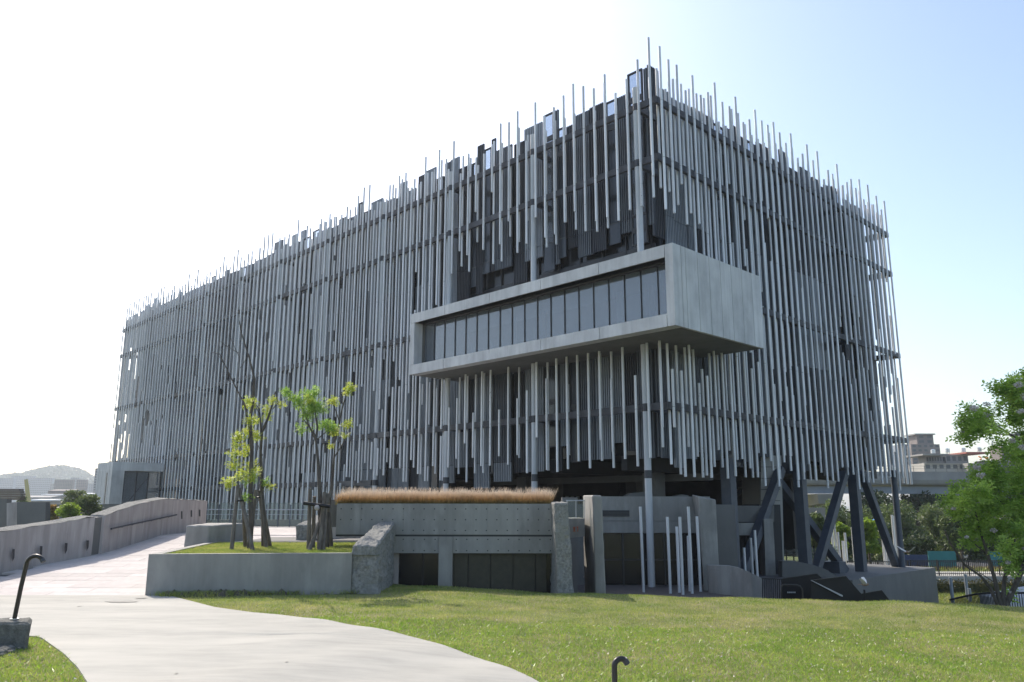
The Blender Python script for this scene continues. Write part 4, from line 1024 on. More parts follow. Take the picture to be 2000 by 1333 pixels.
# ------------------------------------------------------------------ vegetation
def sprays(n, C, Rr, size, up=.3, npair=3, shell=.5):
    """n leaf sprays (each 2*npair leaflets) through ellipsoids C (k,3), radii Rr (k,3)"""
    C = np.atleast_2d(C); Rr = np.atleast_2d(Rr); k = rng.integers(0, len(C), n)
    d = rng.normal(size=(n, 3)); d /= np.linalg.norm(d, axis=1)[:, None]
    r_ = rng.uniform(0, 1, n)**shell
    P = C[k]+d*r_[:, None]*Rr[k]
    ax = d*.7+rng.normal(size=(n, 3))*.6; ax[:, 2] -= .15; ax /= np.linalg.norm(ax, axis=1)[:, None]
    side = np.cross(ax, np.array([0, 0, 1.0])+rng.normal(size=(n, 3))*.35); side /= np.linalg.norm(side, axis=1)[:, None]+1e-9
    V = []
    for j in range(npair):
        for s_ in (-1, 1):
            b0 = P+ax*(size*.9*j)[..., None] if isinstance(size, np.ndarray) else P+ax*size*.8*j
            ld = ax*.55+side*s_*.85+rng.normal(size=(n, 3))*.18; ld /= np.linalg.norm(ld, axis=1)[:, None]
            wv = np.cross(ld, np.cross(ax, side)); wv /= np.linalg.norm(wv, axis=1)[:, None]+1e-9
            L = size*rng.uniform(.8, 1.25, (n, 1)); wd = L*.22
            V.append(np.stack([b0, b0+ld*L*.5+wv*wd, b0+ld*L, b0+ld*L*.5-wv*wd], 1))
    return np.concatenate(V, 0)
def leafcards(n, C, Rr, size, shell=.45):
    C = np.atleast_2d(C); Rr = np.atleast_2d(Rr); vol = (Rr.prod(1))**(2/3); k = rng.choice(len(C), n, p=vol/vol.sum())
    d = rng.normal(size=(n, 3)); d /= np.linalg.norm(d, axis=1)[:, None]
    P = C[k]+d*(rng.uniform(0, 1, n)**shell)[:, None]*Rr[k]
    a = rng.normal(size=(n, 3)); a /= np.linalg.norm(a, axis=1)[:, None]; b_ = np.cross(a, rng.normal(size=(n, 3))); b_ /= np.linalg.norm(b_, axis=1)[:, None]
    s_ = size*rng.uniform(.6, 1.3, (n, 1)); 
    return np.stack([P-a*s_, P+b_*s_*.5, P+a*s_, P-b_*s_*.5], 1)

# staked young trees
def branch(mb, pts, r0, r1, n=7):
    m_ = len(pts); mb.tube(pts, [r0+(r1-r0)*i/(m_-1) for i in range(m_)], n)
def wig(a, b_, n=5, amp=.04):
    a = Vector(a); b_ = Vector(b_); L = (b_-a).length
    return [a.lerp(b_, i/n)+(Vector((random.gauss(0,amp), random.gauss(0,amp), 0))*L*.5 if 0 < i < n else Vector()) for i in range(n+1)]
def young_tree(Y, trunk, branches, leaves, mats, label, r0=.07):
    base = at(*trunk[0], Y); z0 = zp-.05
    t_ = empty('young_tree', (base.x, Y, z0)); off = -Vector(t_.location)
    mb = MB(); pts = [at(x, y, Y+random.uniform(-.05,.05)) for x, y in trunk]; pts[0].z = z0
    branch(mb, pts, r0, .016, 8)
    for br in branches:
        dy = random.uniform(-.5, .5); m_ = len(br[1])
        pts = [at(x, y, Y+dy*i/m_) for i, (x, y) in enumerate(br[1])]; branch(mb, pts, br[0], br[0]*.35, 6)
    o = mb.build('trunk', M['bark'], t_); o.location = off
    for mname in set(l[3] for l in leaves):
        V = []
        for (x, y, r_, mn, nn) in leaves:
            if mn != mname: continue
            dy = random.uniform(-.3, .3); c = at(x, y, Y+dy); k = Y/F; rr = r_*k
            V.append(sprays(int(nn*(.4 if mn == 'leaf_g' else .5))+6, [c], [[rr*1.15, rr*1.2, rr*.75]], .052, npair=3, shell=.9))
        o = quads('foliage', np.concatenate(V), M[mname], t_); o.location = off; tag(o, kind='stuff')
    tag(t_, label, 'tree', 'young trees tied to stakes in the planter'); return t_
y_ = 'leaf_y'; g_ = 'leaf_g'
young_tree(21.2, [(488,1066),(491,1020),(489,960),(492,880),(488,820),(494,790),(497,740),(487,700),(471,650),(466,600),(464,655)][:9],
  [(.028,[(491,860),(478,790),(462,760),(440,715),(428,690)]),(.012,[(440,715),(425,692),(414,688)]),(.009,[(466,690),(440,675),(428,665)]),(.009,[(468,700),(450,660),(448,640)]),(.009,[(469,720),(485,695),(492,690)]),(.012,[(492,920),(505,905),(514,896)]),(.012,[(490,940),(478,930),(458,945)]),(.016,[(471,650),(467,625),(466,600)]),
   (.012,[(490,990),(500,985),(520,955)]),(.012,[(489,895),(480,870),(470,850)])],
  [(488,782,9,y_,60),(466,852,13,y_,130),(463,868,8,y_,60),(457,885,9,y_,70),(487,820,10,y_,70),(484,842,9,y_,60),(497,850,9,y_,60),(478,885,10,y_,70),(488,910,16,y_,150),(458,908,12,y_,100),(481,927,14,y_,120),(447,943,13,y_,130),(465,932,6,y_,40),(490,938,17,g_,170),(493,930,13,y_,80),(480,878,8,y_,50),(482,973,8,g_,60)],
  None, 'tallest staked young tree with bare crown above and yellow leaf tufts low down', .075)
young_tree(22.0, [(516,1058),(514,1000),(511,950),(509,880),(513,842),(518,825)],
  [(.04,[(513,842),(524,815),(532,790),(538,765)]),(.03,[(511,860),(509,830),(507,800),(499,790)]),(.014,[(532,800),(545,785),(552,792)]),(.014,[(507,810),(500,795),(493,788)]),(.012,[(513,890),(500,862),(490,850)]),(.012,[(538,765),(545,795),(550,788)]),(.012,[(512,960),(522,940),(528,928)])],
  [(492,791,13,y_,130),(533,782,7,y_,60),(521,797,7,y_,50),(525,813,7,y_,50),(549,790,4,y_,25),(488,840,7,y_,50),(503,852,10,y_,80),(498,820,11,y_,90),(517,940,9,g_,70),(526,950,8,y_,50),(502,922,8,y_,50)],
  None, 'middle staked young tree forking above with a few pale yellow leaf tufts', .07)
young_tree(21.0, [(625,1064),(626,1000),(624,950),(621,900),(617,860),(612,840)],
  [(.035,[(617,860),(605,835),(593,820)]),(.035,[(617,862),(620,835),(615,800),(612,780)]),(.02,[(605,835),(592,800),(575,775)]),(.018,[(618,860),(632,848),(645,838)])],
  [(560,768,12,g_,150),(575,778,13,g_,170),(585,790,10,g_,120),(600,770,14,g_,170),(615,765,12,g_,140),(610,790,22,g_,420),(600,808,16,g_,260),(622,798,16,g_,240),(592,836,13,g_,140),(634,831,15,g_,240),(648,836,11,g_,130),(653,842,9,y_,80),(606,781,14,y_,60)],
  None, 'staked young tree with the fullest fresh green crown', .075)
young_tree(21.6, [(640,1058),(642,1000),(648,950),(652,900),(655,860)],
  [(.03,[(655,860),(662,830),(668,800),(675,775),(686,755)]),(.016,[(663,825),(655,800),(648,785)]),(.018,[(652,895),(668,870),(678,850),(683,835)])],
  [(687,755,10,y_,90),(680,764,8,y_,60),(650,783,10,y_,100),(679,829,9,y_,90),(675,850,5,y_,30),(646,869,4,y_,20)],
  None, 'thin staked young tree leaning right with yellow tufts on its tips', .05)
def stake(a, b_, Y0, Y1, label):
    p = at(a[0], a[1], Y0); p.z = zp-.06; q_ = at(b_[0], b_[1], Y1); mb = MB(); mb.tube([p, p.lerp(q_, .5), q_], [.055, .05, .048], 8)
    o = mb.build('wood_stake', M['stake']); tag(o, label, 'stake', 'wooden stakes round the young trees')
for a in [((453,1064),(465,948),20.6,21.1,'left most weathered stake leaning on the tallest bare tree'),((495,1064),(467,955),20.5,21.15,'stake leaning up leftwards in front of the tallest tree'),((480,1058),(475,980),21.9,21.4,'upright stake just behind the tallest tree'),
          ((487,1062),(500,958),21.3,21.8,'thick stake leaning right between the two left trees'),((521,1054),(507,960),21.7,21.9,'stake just right of the middle tree foot'),((529,1054),(508,958),22.3,22.1,'right most stake of the middle tree'),
          ((603,1062),(606,955),20.9,20.9,'straight upright stake left of the green crowned tree'),((604,1064),(646,960),20.4,21.2,'long dark stake crossing in front of the green crowned tree'),((612,1060),(614,970),21.6,21.3,'half hidden stake behind the crossing one'),
          ((624,1065),(634,962),20.5,20.9,'dark stake at the foot of the green crowned tree'),((632,1064),(638,965),20.6,21.1,'pale grey split stake by the green crowned tree'),((648,1057),(640,968),22.0,21.4,'right most thin stake of the right group')]: stake(*a)
mb = MB(); mb.tube([at(593,983,20.7), at(645,990,20.7)], .045, 8); o = mb.build('cross_pole', M['black']); tag(o, 'dark horizontal pole lashed across the right stakes', 'pole')
bm = bmesh.new(); bmesh.ops.create_icosphere(bm, subdivisions=2, radius=.07)
for v in bm.verts: v.co *= 1+.15*noise.noise(v.co*20)
me = bpy.data.meshes.new('rope_knot'); bm.to_mesh(me); bm.free(); me.materials.append(M['conc_warm']); o = bpy.data.objects.new('rope_knot', me); col.objects.link(o); o.location = at(619,992,20.6); tag(o, 'pale bundle of rope where the right stakes cross', 'rope')
for x, y, Y, d in ((468,978,21.0,'tallest'),(500,972,21.8,'middle')):
    p = at(x, y, Y); mb = MB(); mb.tube([(p.x-.1,p.y,p.z),(p.x,p.y-.1,p.z-.01),(p.x+.1,p.y,p.z),(p.x,p.y+.1,p.z+.01),(p.x-.1,p.y,p.z)], .02, 6); o = mb.build('rubber_tie', M['black']); tag(o, 'black rubber tie round the stakes of the %s left tree' % d, 'tie')

# big tree at the right edge
rt = empty('spreading_tree', (14.2, 23, -3.2)); tag(rt, 'many stemmed tree with feathery bright green leaves at the right edge', 'tree'); off = -Vector(rt.location)
mb = MB(); YR = 23.0
base = at(1952,1190,YR)
stems = [([(1952,1190),(1935,1150),(1915,1125),(1885,1105),(1855,1060),(1845,1035)],.07),([(1955,1190),(1945,1140),(1930,1085),(1915,1040),(1905,1000)],.09),([(1958,1190),(1962,1130),(1975,1080),(1990,1010),(2000,960)],.09),
 ([(1960,1190),(1985,1140),(2010,1080),(2040,1010),(2080,930)],.12),([(2080,930),(2060,900),(2010,870),(1975,850),(1935,825),(1915,810)],.07),([(1975,850),(1945,848),(1925,848)],.03),([(2080,930),(2060,850),(2030,790),(2000,760)],.06),([(1930,1085),(1900,1060),(1880,1040),(1865,1000)],.03),([(1990,1010),(1965,975),(1945,950)],.04),([(2000,960),(1960,985),(1930,960)],.03),([(1945,1140),(1900,1110),(1880,1100)],.02),([(1885,1105),(1870,1085),(1850,1050)],.02)]
for pts, r_ in stems:
    dy = random.uniform(-.8, .8); m_ = len(pts); branch(mb, [at(x, y, YR+dy*i/m_) for i, (x, y) in enumerate(pts)], r_*.72, r_*.25, 7)
o = mb.build('trunk', M['bark'], rt); o.location = off
cl = [(1905,810,22),(1925,800,18),(1900,838,20),(1928,835,16),(1912,822,20),(1890,850,12),(1950,838,9),(1985,765,24),(1975,750,16),(2000,790,26),(1990,815,20),(2010,740,30),(1965,870,16),(1985,885,20),(2005,860,20),(2030,850,40),(2040,780,40),(2060,900,50),
      (1920,925,20),(1900,940,20),(1875,960,20),(1860,975,16),(1895,965,22),(1925,950,24),(1950,930,22),(1975,940,22),(2000,955,24),(1940,975,24),(1965,985,26),(1990,1000,26),(1910,990,22),(1880,990,20),(1862,1000,12),(1925,1010,20),(1900,1035,16),(1930,1045,16),(1950,1030,20),(1985,1035,22),(2005,1030,22),(2010,1080,26),(1985,1080,16),(1960,1065,14),(1990,1100,18),(1972,1105,12),(1905,1060,12),(1885,1055,10),(1970,1160,6),(2030,990,40),(2050,1060,50)]
Vs = []
for x, y, r_ in cl:
    c = at(x, y, YR+random.uniform(-1.6, 1.6)); rr = r_*.98*YR/F
    for _k in range(4):
        cc = Vector(c)+Vector((random.gauss(0, rr*.5), random.gauss(0, rr*.6), random.gauss(0, rr*.38)))
        Vs.append(sprays(int(r_*r_*.055)+3, [cc], [[rr*.5, rr*.65, rr*.28]], .125, npair=3, shell=.8))
o = quads('foliage', np.concatenate(Vs), M['leaf_r'], rt); o.location = off; tag(o, kind='stuff')
Vb = []
for x, y, r_ in cl:
    if random.random() < .55:
        rr = r_*YR/F; c = Vector(at(x, y, YR+random.uniform(-1.6, .5)))+Vector((random.gauss(0, rr*.5), -rr*.3, rr*.5)); Vb.append(leafcards(int(r_*5), [c], [[rr*.42, rr*.4, rr*.26]], .028))
o = quads('blossom', np.concatenate(Vb), mat('blossom', (.52,.48,.47), .8, c2=(.38,.36,.36), scale=8), rt); o.location = off; tag(o, kind='stuff')

# background trees and shrubs
tree_n = 0
def bg_tree(px, ytop, ybase, Y, wpx, mname, label, cat='tree', name='broadleaf_tree', n=2600, leaf=.16, group=None, blobs=9, squash=1.0):
    base = at(px, ybase, Y)
    if px > 1500 and Y > 68: base.z = -6.65
    top = at(px, ytop, Y).z; H = top-base.z; wd = wpx*Y/F
    t_ = empty(name, (base.x, Y, base.z)); off = -Vector(t_.location)
    mb = MB(); c0 = Vector((base.x, Y, base.z+H*.35)); branch(mb, wig(base, c0, 4, .03), max(.06, H*.03), max(.04, H*.02))
    C = []; Rr = []
    for i in range(blobs):
        a = random.uniform(0, 2*math.pi); rad = random.uniform(.1, .75)*wd/2; zz = random.uniform(.26, .86); f_ = 1-abs(zz-.6)*.7
        c = Vector((base.x+math.cos(a)*rad*f_, Y+math.sin(a)*rad*f_, base.z+H*zz)); C.append(tuple(c)); r_ = wd*random.uniform(.17, .28); Rr.append((r_, r_, min(r_*.75*squash, (top-c.z)+.0 if top-c.z > .2 else .2)))
        branch(mb, wig(c0, c, 3, .05), max(.03, H*.012), .015, 5)
    C.append((base.x, Y, base.z+H*.8)); Rr.append((wd*.25, wd*.25, H*.2))
    o = mb.build('trunk', M['bark'], t_); o.location = off
    o = quads('crown', leafcards(n, C, Rr, leaf), M[mname], t_); o.location = off; tag(o, kind='stuff')
    tag(t_, label, cat, group); return t_
T_ = 'trees growing beyond the raking legs'
bg_tree(1600,1000,1100,62,60,'leaf_m','small grey green tree seen between the first two square legs',group=T_)
bg_tree(1640,968,1095,78,90,'leaf_m','rounded grey green tree left under the viaduct',group=T_)
bg_tree(1645,1020,1102,58,50,'leaf_l','vivid yellow green shrub left of the third square leg','shrub','shrub',group=T_)
bg_tree(1700,1010,1104,58,70,'leaf_l','vivid yellow green bush right of the third square leg','shrub','shrub',group=T_)
bg_tree(1690,985,1095,76,80,'leaf_m','mid green tree behind the vivid bush',group=T_)
bg_tree(1770,975,1098,80,110,'leaf_m','broad olive tree right of the end column',group=T_,n=4200)
bg_tree(1835,985,1095,74,100,'leaf_m','olive tree with forked trunk above the teal boards',group=T_,n=4200)
bg_tree(1880,1000,1092,68,80,'leaf_m','olive tree half behind the feathery tree',group=T_,n=3000)
bg_tree(1940,990,1090,72,100,'leaf_m','olive tree behind the feathery tree stems',group=T_,n=3000)
bg_tree(1720,955,1090,96,120,'leaf_d','dark tall tree left below the viaduct deck',group=T_,n=3500,leaf=.25)
bg_tree(1800,958,1090,100,130,'leaf_d','dark tall tree in the middle below the viaduct deck',group=T_,n=3500,leaf=.25)
bg_tree(1880,955,1090,102,130,'leaf_d','dark tall tree right below the viaduct deck',group=T_,n=3500,leaf=.25)
bg_tree(1960,955,1090,98,130,'leaf_d','dark tall tree at the far right below the viaduct',group=T_,n=3500,leaf=.25)
bg_tree(1615,965,1090,104,90,'leaf_d','dark tree left most below the viaduct deck',group=T_,n=2500,leaf=.25)
for i, (x, w_, yt, m_) in enumerate(((1590,70,1035,'leaf_d'),(1650,80,1030,'leaf_d'),(1745,60,1020,'leaf_d'),(1800,90,1035,'leaf_d'),(1860,90,1040,'leaf_d'),(1915,80,1030,'leaf_d'),(1965,90,1030,'leaf_d'),(2010,90,1020,'leaf_m'))):
    bg_tree(x, yt, 1095, 71+i*.3, w_, m_, ['dark low shrub behind the first pair of raking legs','dark low shrub under the crossing diagonal legs','dark low shrub beside the end column','dark low shrub behind the navy site boards','dark low shrub behind the white car and teal boards','dark low shrub left of the feathery tree stems','dark low shrub behind the feathery tree stems','grey green shrub at the right frame edge'][i], 'shrub', 'shrub', 2200, .17, 'low shrubs beyond the road', 10)
for i, (x, w_, yt, Y) in enumerate(((1625,110,985,84),(1735,110,980,86),(1835,120,978,88),(1925,120,985,85),(2000,120,975,86))):
    bg_tree(x, yt, 1095, Y, w_, 'leaf_m', ['broad grey green tree behind the second square leg','broad grey green tree left of the end column','broad grey green tree above the navy and teal boards','broad grey green tree behind the feathery crown','broad grey green tree at the right frame edge'][i], group=T_, n=4200, leaf=.19, blobs=12)
# left hand shrubs
L_ = 'shrubs beyond the ramp wall'
bg_tree(100,985,1030,48,30,'leaf_o','rust tinged shrub beside the low concrete walls','shrub','shrub',1500,.09,L_,squash=1.3)
bg_tree(135,982,1030,46,50,'leaf_l','yellow green shrub right of the rust tinged one','shrub','shrub',2200,.08,L_,squash=1.3)
bg_tree(175,965,1030,52,60,'leaf_m','taller green shrub left of the lobby block','shrub','shrub',2400,.09,L_,squash=1.3)
bg_tree(140,955,1010,80,50,'leaf_m','pale green tree crown behind the yellow green shrub','tree','broadleaf_tree',2000,.12,L_)
bg_tree(40,968,1000,90,30,'leaf_m','small round tree beside the brown roof at far left','tree','broadleaf_tree',1200,.12,L_)

# ------------------------------------------------------------------ left distance
frontal('garden_wall', M['conc_dk'], [(-30,975),(13,975),(13,1100),(-30,1100)], 40, .4, 'grey concrete wall at the far left edge beyond the ramp', 'wall')
frontal('garden_wall', M['conc_warm'], [(13,983),(34,981),(34,1080),(13,1080)], 39, .4, 'narrow lit concrete wall stub left of the wide garden wall', 'wall')
frontal('garden_wall', M['conc_dk'], [(33,981),(89,981),(88,1080),(33,1080)], 38.5, .4, 'wide grey concrete wall beside the rust tinged shrub', 'wall')
frontal('parapet_wall', M['conc_dk'], [(85,986),(300,984),(300,1040),(85,1040)], 56, .4, 'long low parapet with lit edge in front of the lobby block', 'wall')
t_ = empty('brown_roof', (at(10,965,60).x, 60, 0)); tag(t_, 'brown stepped roof of a low hall at the far left edge', 'roof')
for i in range(5):
    o = frontal('roof_tier', M['bld_brown'], [(-60,955+4.5*i),(36+(3-abs(i-2.5))*1.8,955+4.5*i),(36+(3-abs(i-2.5))*1.8,959+4.5*i),(-60,959+4.5*i)], 60+.15*i, .6, parent=t_); o.location = -Vector(t_.location)
def far_building(name, px0, px1, yt, yb, Y, m, label, rows, cols, depth=None, winm='win', cat='building', group=None, side=None):
    t_ = empty(name, (at((px0+px1)/2, yb, Y).x, Y, at(px0, yb, Y).z)); off = -Vector(t_.location)
    a = at(px0, yt, Y); c = at(px1, yb, Y); depth = depth or (c.x-a.x)*(.8 if a.x > 0 else .2)
    o = MB().box(a.x, Y, c.z-8, c.x, Y+depth, a.z).build('wall', m, t_); o.location = off
    if rows and cols:
        W_ = c.x-a.x; H_ = a.z-c.z; wm = MB().box(0, -.04, 0, W_/cols*.6, -.005, H_/rows*.5).mesh('window', M[winm])
        if rows*cols < 120:
            for r_ in range(rows):
                for k in range(cols): linked('window', wm, t_, Vector((a.x+W_*(k+.2)/cols, Y, c.z+H_*(r_+.3)/rows))+off)
        else:
            mb = MB()
            for r_ in range(rows):
                for k in range(cols): mb.box(a.x+W_*(k+.2)/cols, Y-.04, c.z+H_*(r_+.3)/rows, a.x+W_*(k+.8)/cols, Y-.005, c.z+H_*(r_+.8)/rows)
            o = mb.build('window_grid', M[winm], t_); o.location = off; tag(o, kind='stuff')
        mb = MB()
        for r_ in range(rows): mb.box(a.x-.1, Y-.25, c.z+H_*(r_+.9)/rows, c.x+.1, Y-.0, c.z+H_*(r_+.97)/rows)
        o = mb.build('floor_band', M['bld_beige'], t_); o.location = off; tag(o, kind='stuff')
    tag(t_, label, cat, group); return t_
far_building('apartment_tower', 186, 206, 915, 985, 420, M['bld_blue'], 'hazy slab tower peeking out left of the lobby block', 14, 4)
for i, a in enumerate([(-20,22,934,975,900,'bld_blue','pale hazy housing block at the left frame edge'),(22,60,930,972,950,'bld_blue','hazy housing block below the hill, second from left'),(60,98,934,972,880,'bld_blue','wide hazy housing block below the hill middle'),(98,112,945,975,800,'bld_grey','narrow grey housing block right of the wide one'),
   (107,140,937,964,600,'bld_brown','brown mid rise block in front of the hill'),(150,167,937,968,620,'bld_brown','narrow brown block right of the bigger brown one'),(138,152,933,966,850,'bld_blue','hazy blue block between the brown ones'),(166,186,945,975,780,'bld_blue','hazy block right of the narrow brown one')]):
    far_building('apartment_block', a[0], a[1], a[2], a[3], a[4], M[a[5]], a[6], 10, max(4, (a[1]-a[0])//3), group='housing blocks below the hill')
for i, (x0, x1, y0, y1, Y, mn, lb) in enumerate([(98,138,956,965,300,'bld_brown','low brown factory shed in the left distance'),(85,123,965,968,240,'roof_w','long white shed roof beyond the garden wall'),(62,101,975,979,200,'roof_w','nearer white shed roof by the yellow mast'),(162,177,963,967,260,'roof_w','small white shed roof left of the lobby block'),(45,95,968,980,230,'bld_grey','grey warehouse behind the yellow mast'),(176,200,964,985,200,'bld_grey','grey shed close left of the lobby block')]):
    t_ = empty('shed', (at(x0, y1, Y).x, Y, at(x0, y1, Y).z)); a = at(x0, y0, Y); c = at(x1, y1, Y)
    o = MB().box(a.x, Y, c.z-6, c.x, Y+5, c.z).build('wall', M['bld_grey'], t_); o.location = -Vector(t_.location)
    mb = MB(); mb.hexa([(a.x-.5,Y-.5,c.z+.01),(c.x+.5,Y-.5,c.z+.01),(c.x+.5,Y+5,c.z+.01),(a.x-.5,Y+5,c.z+.01)], [(a.x-.5,Y-.4,c.z+(a.z-c.z)*.7),(c.x+.5,Y-.4,c.z+(a.z-c.z)*.7),(c.x+.5,Y+5,a.z),(a.x-.5,Y+5,a.z)])
    o = mb.build('roof', M[mn], t_); o.location = -Vector(t_.location)
    tag(t_, lb, 'shed', 'low sheds in the left distance')
mb = MB(); mb.tube([at(57,990,150), at(51,937,150)], [.42, .32], 10); o = mb.build('crane_mast', mat('mast_yellow', (.45,.38,.16), .7)); tag(o, 'stubby yellow slanted mast rising above the far sheds', 'crane mast')
# hill
xs = np.linspace(-260, 260, 90); ridge = [(-300,968),(-60,950),(0,939),(20,931),(45,928),(60,932),(75,922),(95,917),(110,914),(128,914),(142,922),(152,930),(165,933),(180,941),(200,952),(260,966),(330,980)]
YH = 1400; rp = [(at(x, y, YH).x, at(x, y, YH).z) for x, y in ridge]
hx = np.linspace(rp[0][0], rp[-1][0], 150); hy = np.linspace(YH-220, YH+350, 40)
def hz(X, Y):
    top = np.interp(X, [p[0] for p in rp], [p[1] for p in rp]); prof = np.where(Y < YH, sm(YH-220, YH, Y), 1-sm(YH, YH+350, Y))
    nn = np.array([[noise.fractal(Vector((x*.03, y*.03, 0)), 1, 2, 4) for x, y in zip(a, b_)] for a, b_ in zip(X, Y)])
    return -8+(top+8)*prof+nn*3
o = grid_mesh('hill', hx, hy, hz, M['hill']); tag(o, kind='structure')
n = 16000; X = rng.uniform(rp[0][0], rp[-1][0], n); Y = rng.uniform(YH-200, YH+60, n)
Z = -8+(np.interp(X, [p[0] for p in rp], [p[1] for p in rp])+8)*np.where(Y < YH, sm(YH-220, YH, Y), 1-sm(YH, YH+350, Y))
C = np.stack([X, Y, Z+2], -1)
k = rng.normal(size=(n, 3)); k /= np.linalg.norm(k, axis=1)[:, None]; b2 = np.cross(k, rng.normal(size=(n, 3))); b2 /= np.linalg.norm(b2, axis=1)[:, None]
sz = rng.uniform(2, 5, (n, 1)); V = np.stack([C-k*sz, C+b2*sz*.7, C+k*sz, C-b2*sz*.7], 1)
tag(quads('hill_trees', V, M['hill']), kind='stuff')

# ------------------------------------------------------------------ right distance: viaduct, road, walk, houses
def vp(x, y, Y): return at(x, y, Y)
vd = empty('railway_viaduct', (60, 98, -6)); tag(vd, 'elevated concrete railway viaduct crossing behind the museum at the right', 'viaduct'); off = -Vector(vd.location)
def sweep(name, prof, m, path_):
    mb = MB(); n = len(prof)
    vs = []
    for (X, Y, z, nx, ny) in path_:
        for (d, h) in prof: vs.append((X+nx*d, Y+ny*d, z+h))
    fs = [(i*n+k, i*n+(k+1) % n, (i+1)*n+(k+1) % n, (i+1)*n+k) for i in range(len(path_)-1) for k in range(n)]
    mb.add(vs, fs); o = mb.build(name, m, vd); o.location = off; return o
zt2 = at(1850,922,98).z; zg = at(1850,965,98).z
path_ = [(X, 98-.0006*(X-60)**2, 0, 0, 1) for X in np.linspace(8, 150, 30)]
sweep('parapet', [(-.3,zt2),(.1,zt2),(.1,zt2-1.35),(-.35,zt2-1.4),(-.45,zt2-1.0)][::-1], M['via_a'], path_)
sweep('deck', [(-.35,zt2-1.41),(9,zt2-1.41),(9,zt2-1.75),(-.2,zt2-1.6)][::-1], M['via_a'], path_)
sweep('girder', [(.4,zt2-1.76),(.6,zt2-1.76),(.6,zg),(.4,zg)][::-1], M['via_b'], path_)
sweep('far_parapet', [(8.7,zt2),(9.0,zt2),(9.0,zt2-1.4),(8.7,zt2-1.4)][::-1], M['via_a'], path_)
mb = MB()
for X in np.linspace(14, 140, 43): mb.box(X, 98-.0006*(X-60)**2+.37, zg+.02, X+.12, 98-.0006*(X-60)**2+.4, zt2-1.78)
o = mb.build('girder_stiffener', M['via_b'], vd); o.location = off; tag(o, kind='stuff')
for px_ in (1590, 1985):
    p = at(px_, 968, 101)
    mb = MB(); mb.hexa([(p.x-1.2,96.5,zg-1.2),(p.x+1.2,96.5,zg-1.2),(p.x+1.2,106,zg-1.9),(p.x-1.2,106,zg-1.9)], [(p.x-1.4,96.2,zg-.05),(p.x+1.4,96.2,zg-.05),(p.x+1.4,107,zg-.05),(p.x-1.4,107,zg-.05)])
    o = mb.build('pier_cap', M['via_a'], vd); o.location = off
    o = MB().box(p.x-.9, 100, -6.2, p.x+.9, 102.5, zg-1.5).build('pier', M['via_a'], vd); o.location = off
mb = MB()   # catenary-like railing on the parapet
for X in np.linspace(30, 110, 60): mb.box(X, 97.9-.0006*(X-60)**2, zt2, X+.04, 97.94-.0006*(X-60)**2, zt2+.7)
for h in (.35, .68):
    for X0v, X1v in zip(np.linspace(30,110,20)[:-1], np.linspace(30,110,20)[1:]): mb.bar((X0v, 97.92-.0006*(X0v-60)**2, zt2+h), (X1v, 97.92-.0006*(X1v-60)**2, zt2+h), .03, .03)
o = mb.build('railing', M['rail'], vd); o.location = off; tag(o, kind='stuff')
# houses beyond the viaduct
hs = far_building('row_house', 1805, 1888, 905, 935, 150, M['bld_beige'], 'pale row of houses with dark windows above the viaduct', 2, 6)
t2 = far_building('row_house', 1808, 1846, 891, 905, 153, M['bld_grey'], 'glazed rooftop extension with flat grey roof above the pale row', 1, 7)
far_building('row_house', 1846, 1892, 888, 906, 152.5, M['bld_grey'], 'grey rooftop extension right of the glazed one', 1, 4)
far_building('row_house', 1890, 1925, 905, 935, 148, M['bld_beige'], 'cream gabled house at the right of the row', 1, 2)
far_building('row_house', 1925, 1975, 900, 935, 151, M['bld_grey'], 'grey house partly behind the feathery tree', 2, 3)
far_building('row_house', 1955, 2010, 872, 930, 170, M['bld_brown'], 'brown building behind the feathery tree top', 4, 4)
for (x0, x1, y, Y, m, d) in ((1800,1850,888.5,150,'bld_grey','flat grey roof over the glazed extension'),(1884,1930,885,150.5,'roof_r','red tin roof above the cream gabled house')):
    a = at(x0, y, Y); c = at(x1, y, Y); o = MB().box(a.x, Y-.5, a.z-.15, c.x, Y+8, a.z+.15).build('tin_roof', M[m]); tag(o, d, 'roof')
for i, (x, y) in enumerate(((1823,886),(1851,884),(1882,883),(1913,882))):
    p = at(x, y+1.5, 154); t_ = empty('water_tank', p); r_ = .42; h = at(x, y-7, 154).z-p.z
    MB().tube([(0,0,.15),(0,0,h)], r_, 14).build('drum', M['steel'], t_); MB().tube([(0,0,h),(0,0,h+.12)], [r_, .08], 14).build('lid', M['steel'], t_)
    for a in range(3): MB().box(math.cos(a*2.1)*.3-.03, math.sin(a*2.1)*.3-.03, -.3, math.cos(a*2.1)*.3+.03, math.sin(a*2.1)*.3+.03, .15).build('leg', M['rail'], t_)
    tag(t_, ['left most','second from left','third from left','right most'][i]+' of the shiny water tanks on the house roofs', 'water tank', 'rooftop water tanks')
mb = MB()
for (x, y, dx, dy) in ((1911,892,5,2),(1917,896,-3,3),(1922,893,4,3),(1925,896,5,-2)): mb.tube([at(x, y, 147), at(x+dx, y+dy, 147)], .12, 6)
o = mb.build('roof_sign', M['orange']); tag(o, 'small squiggly orange sign on the roof edge right of the water tanks', 'sign')
ft = empty('apartment_tower', (at(1805,930,260).x, 260, -6)); tag(ft, 'tall grey brown apartment tower with a roof pavilion behind the pale houses', 'building'); off = -Vector(ft.location)
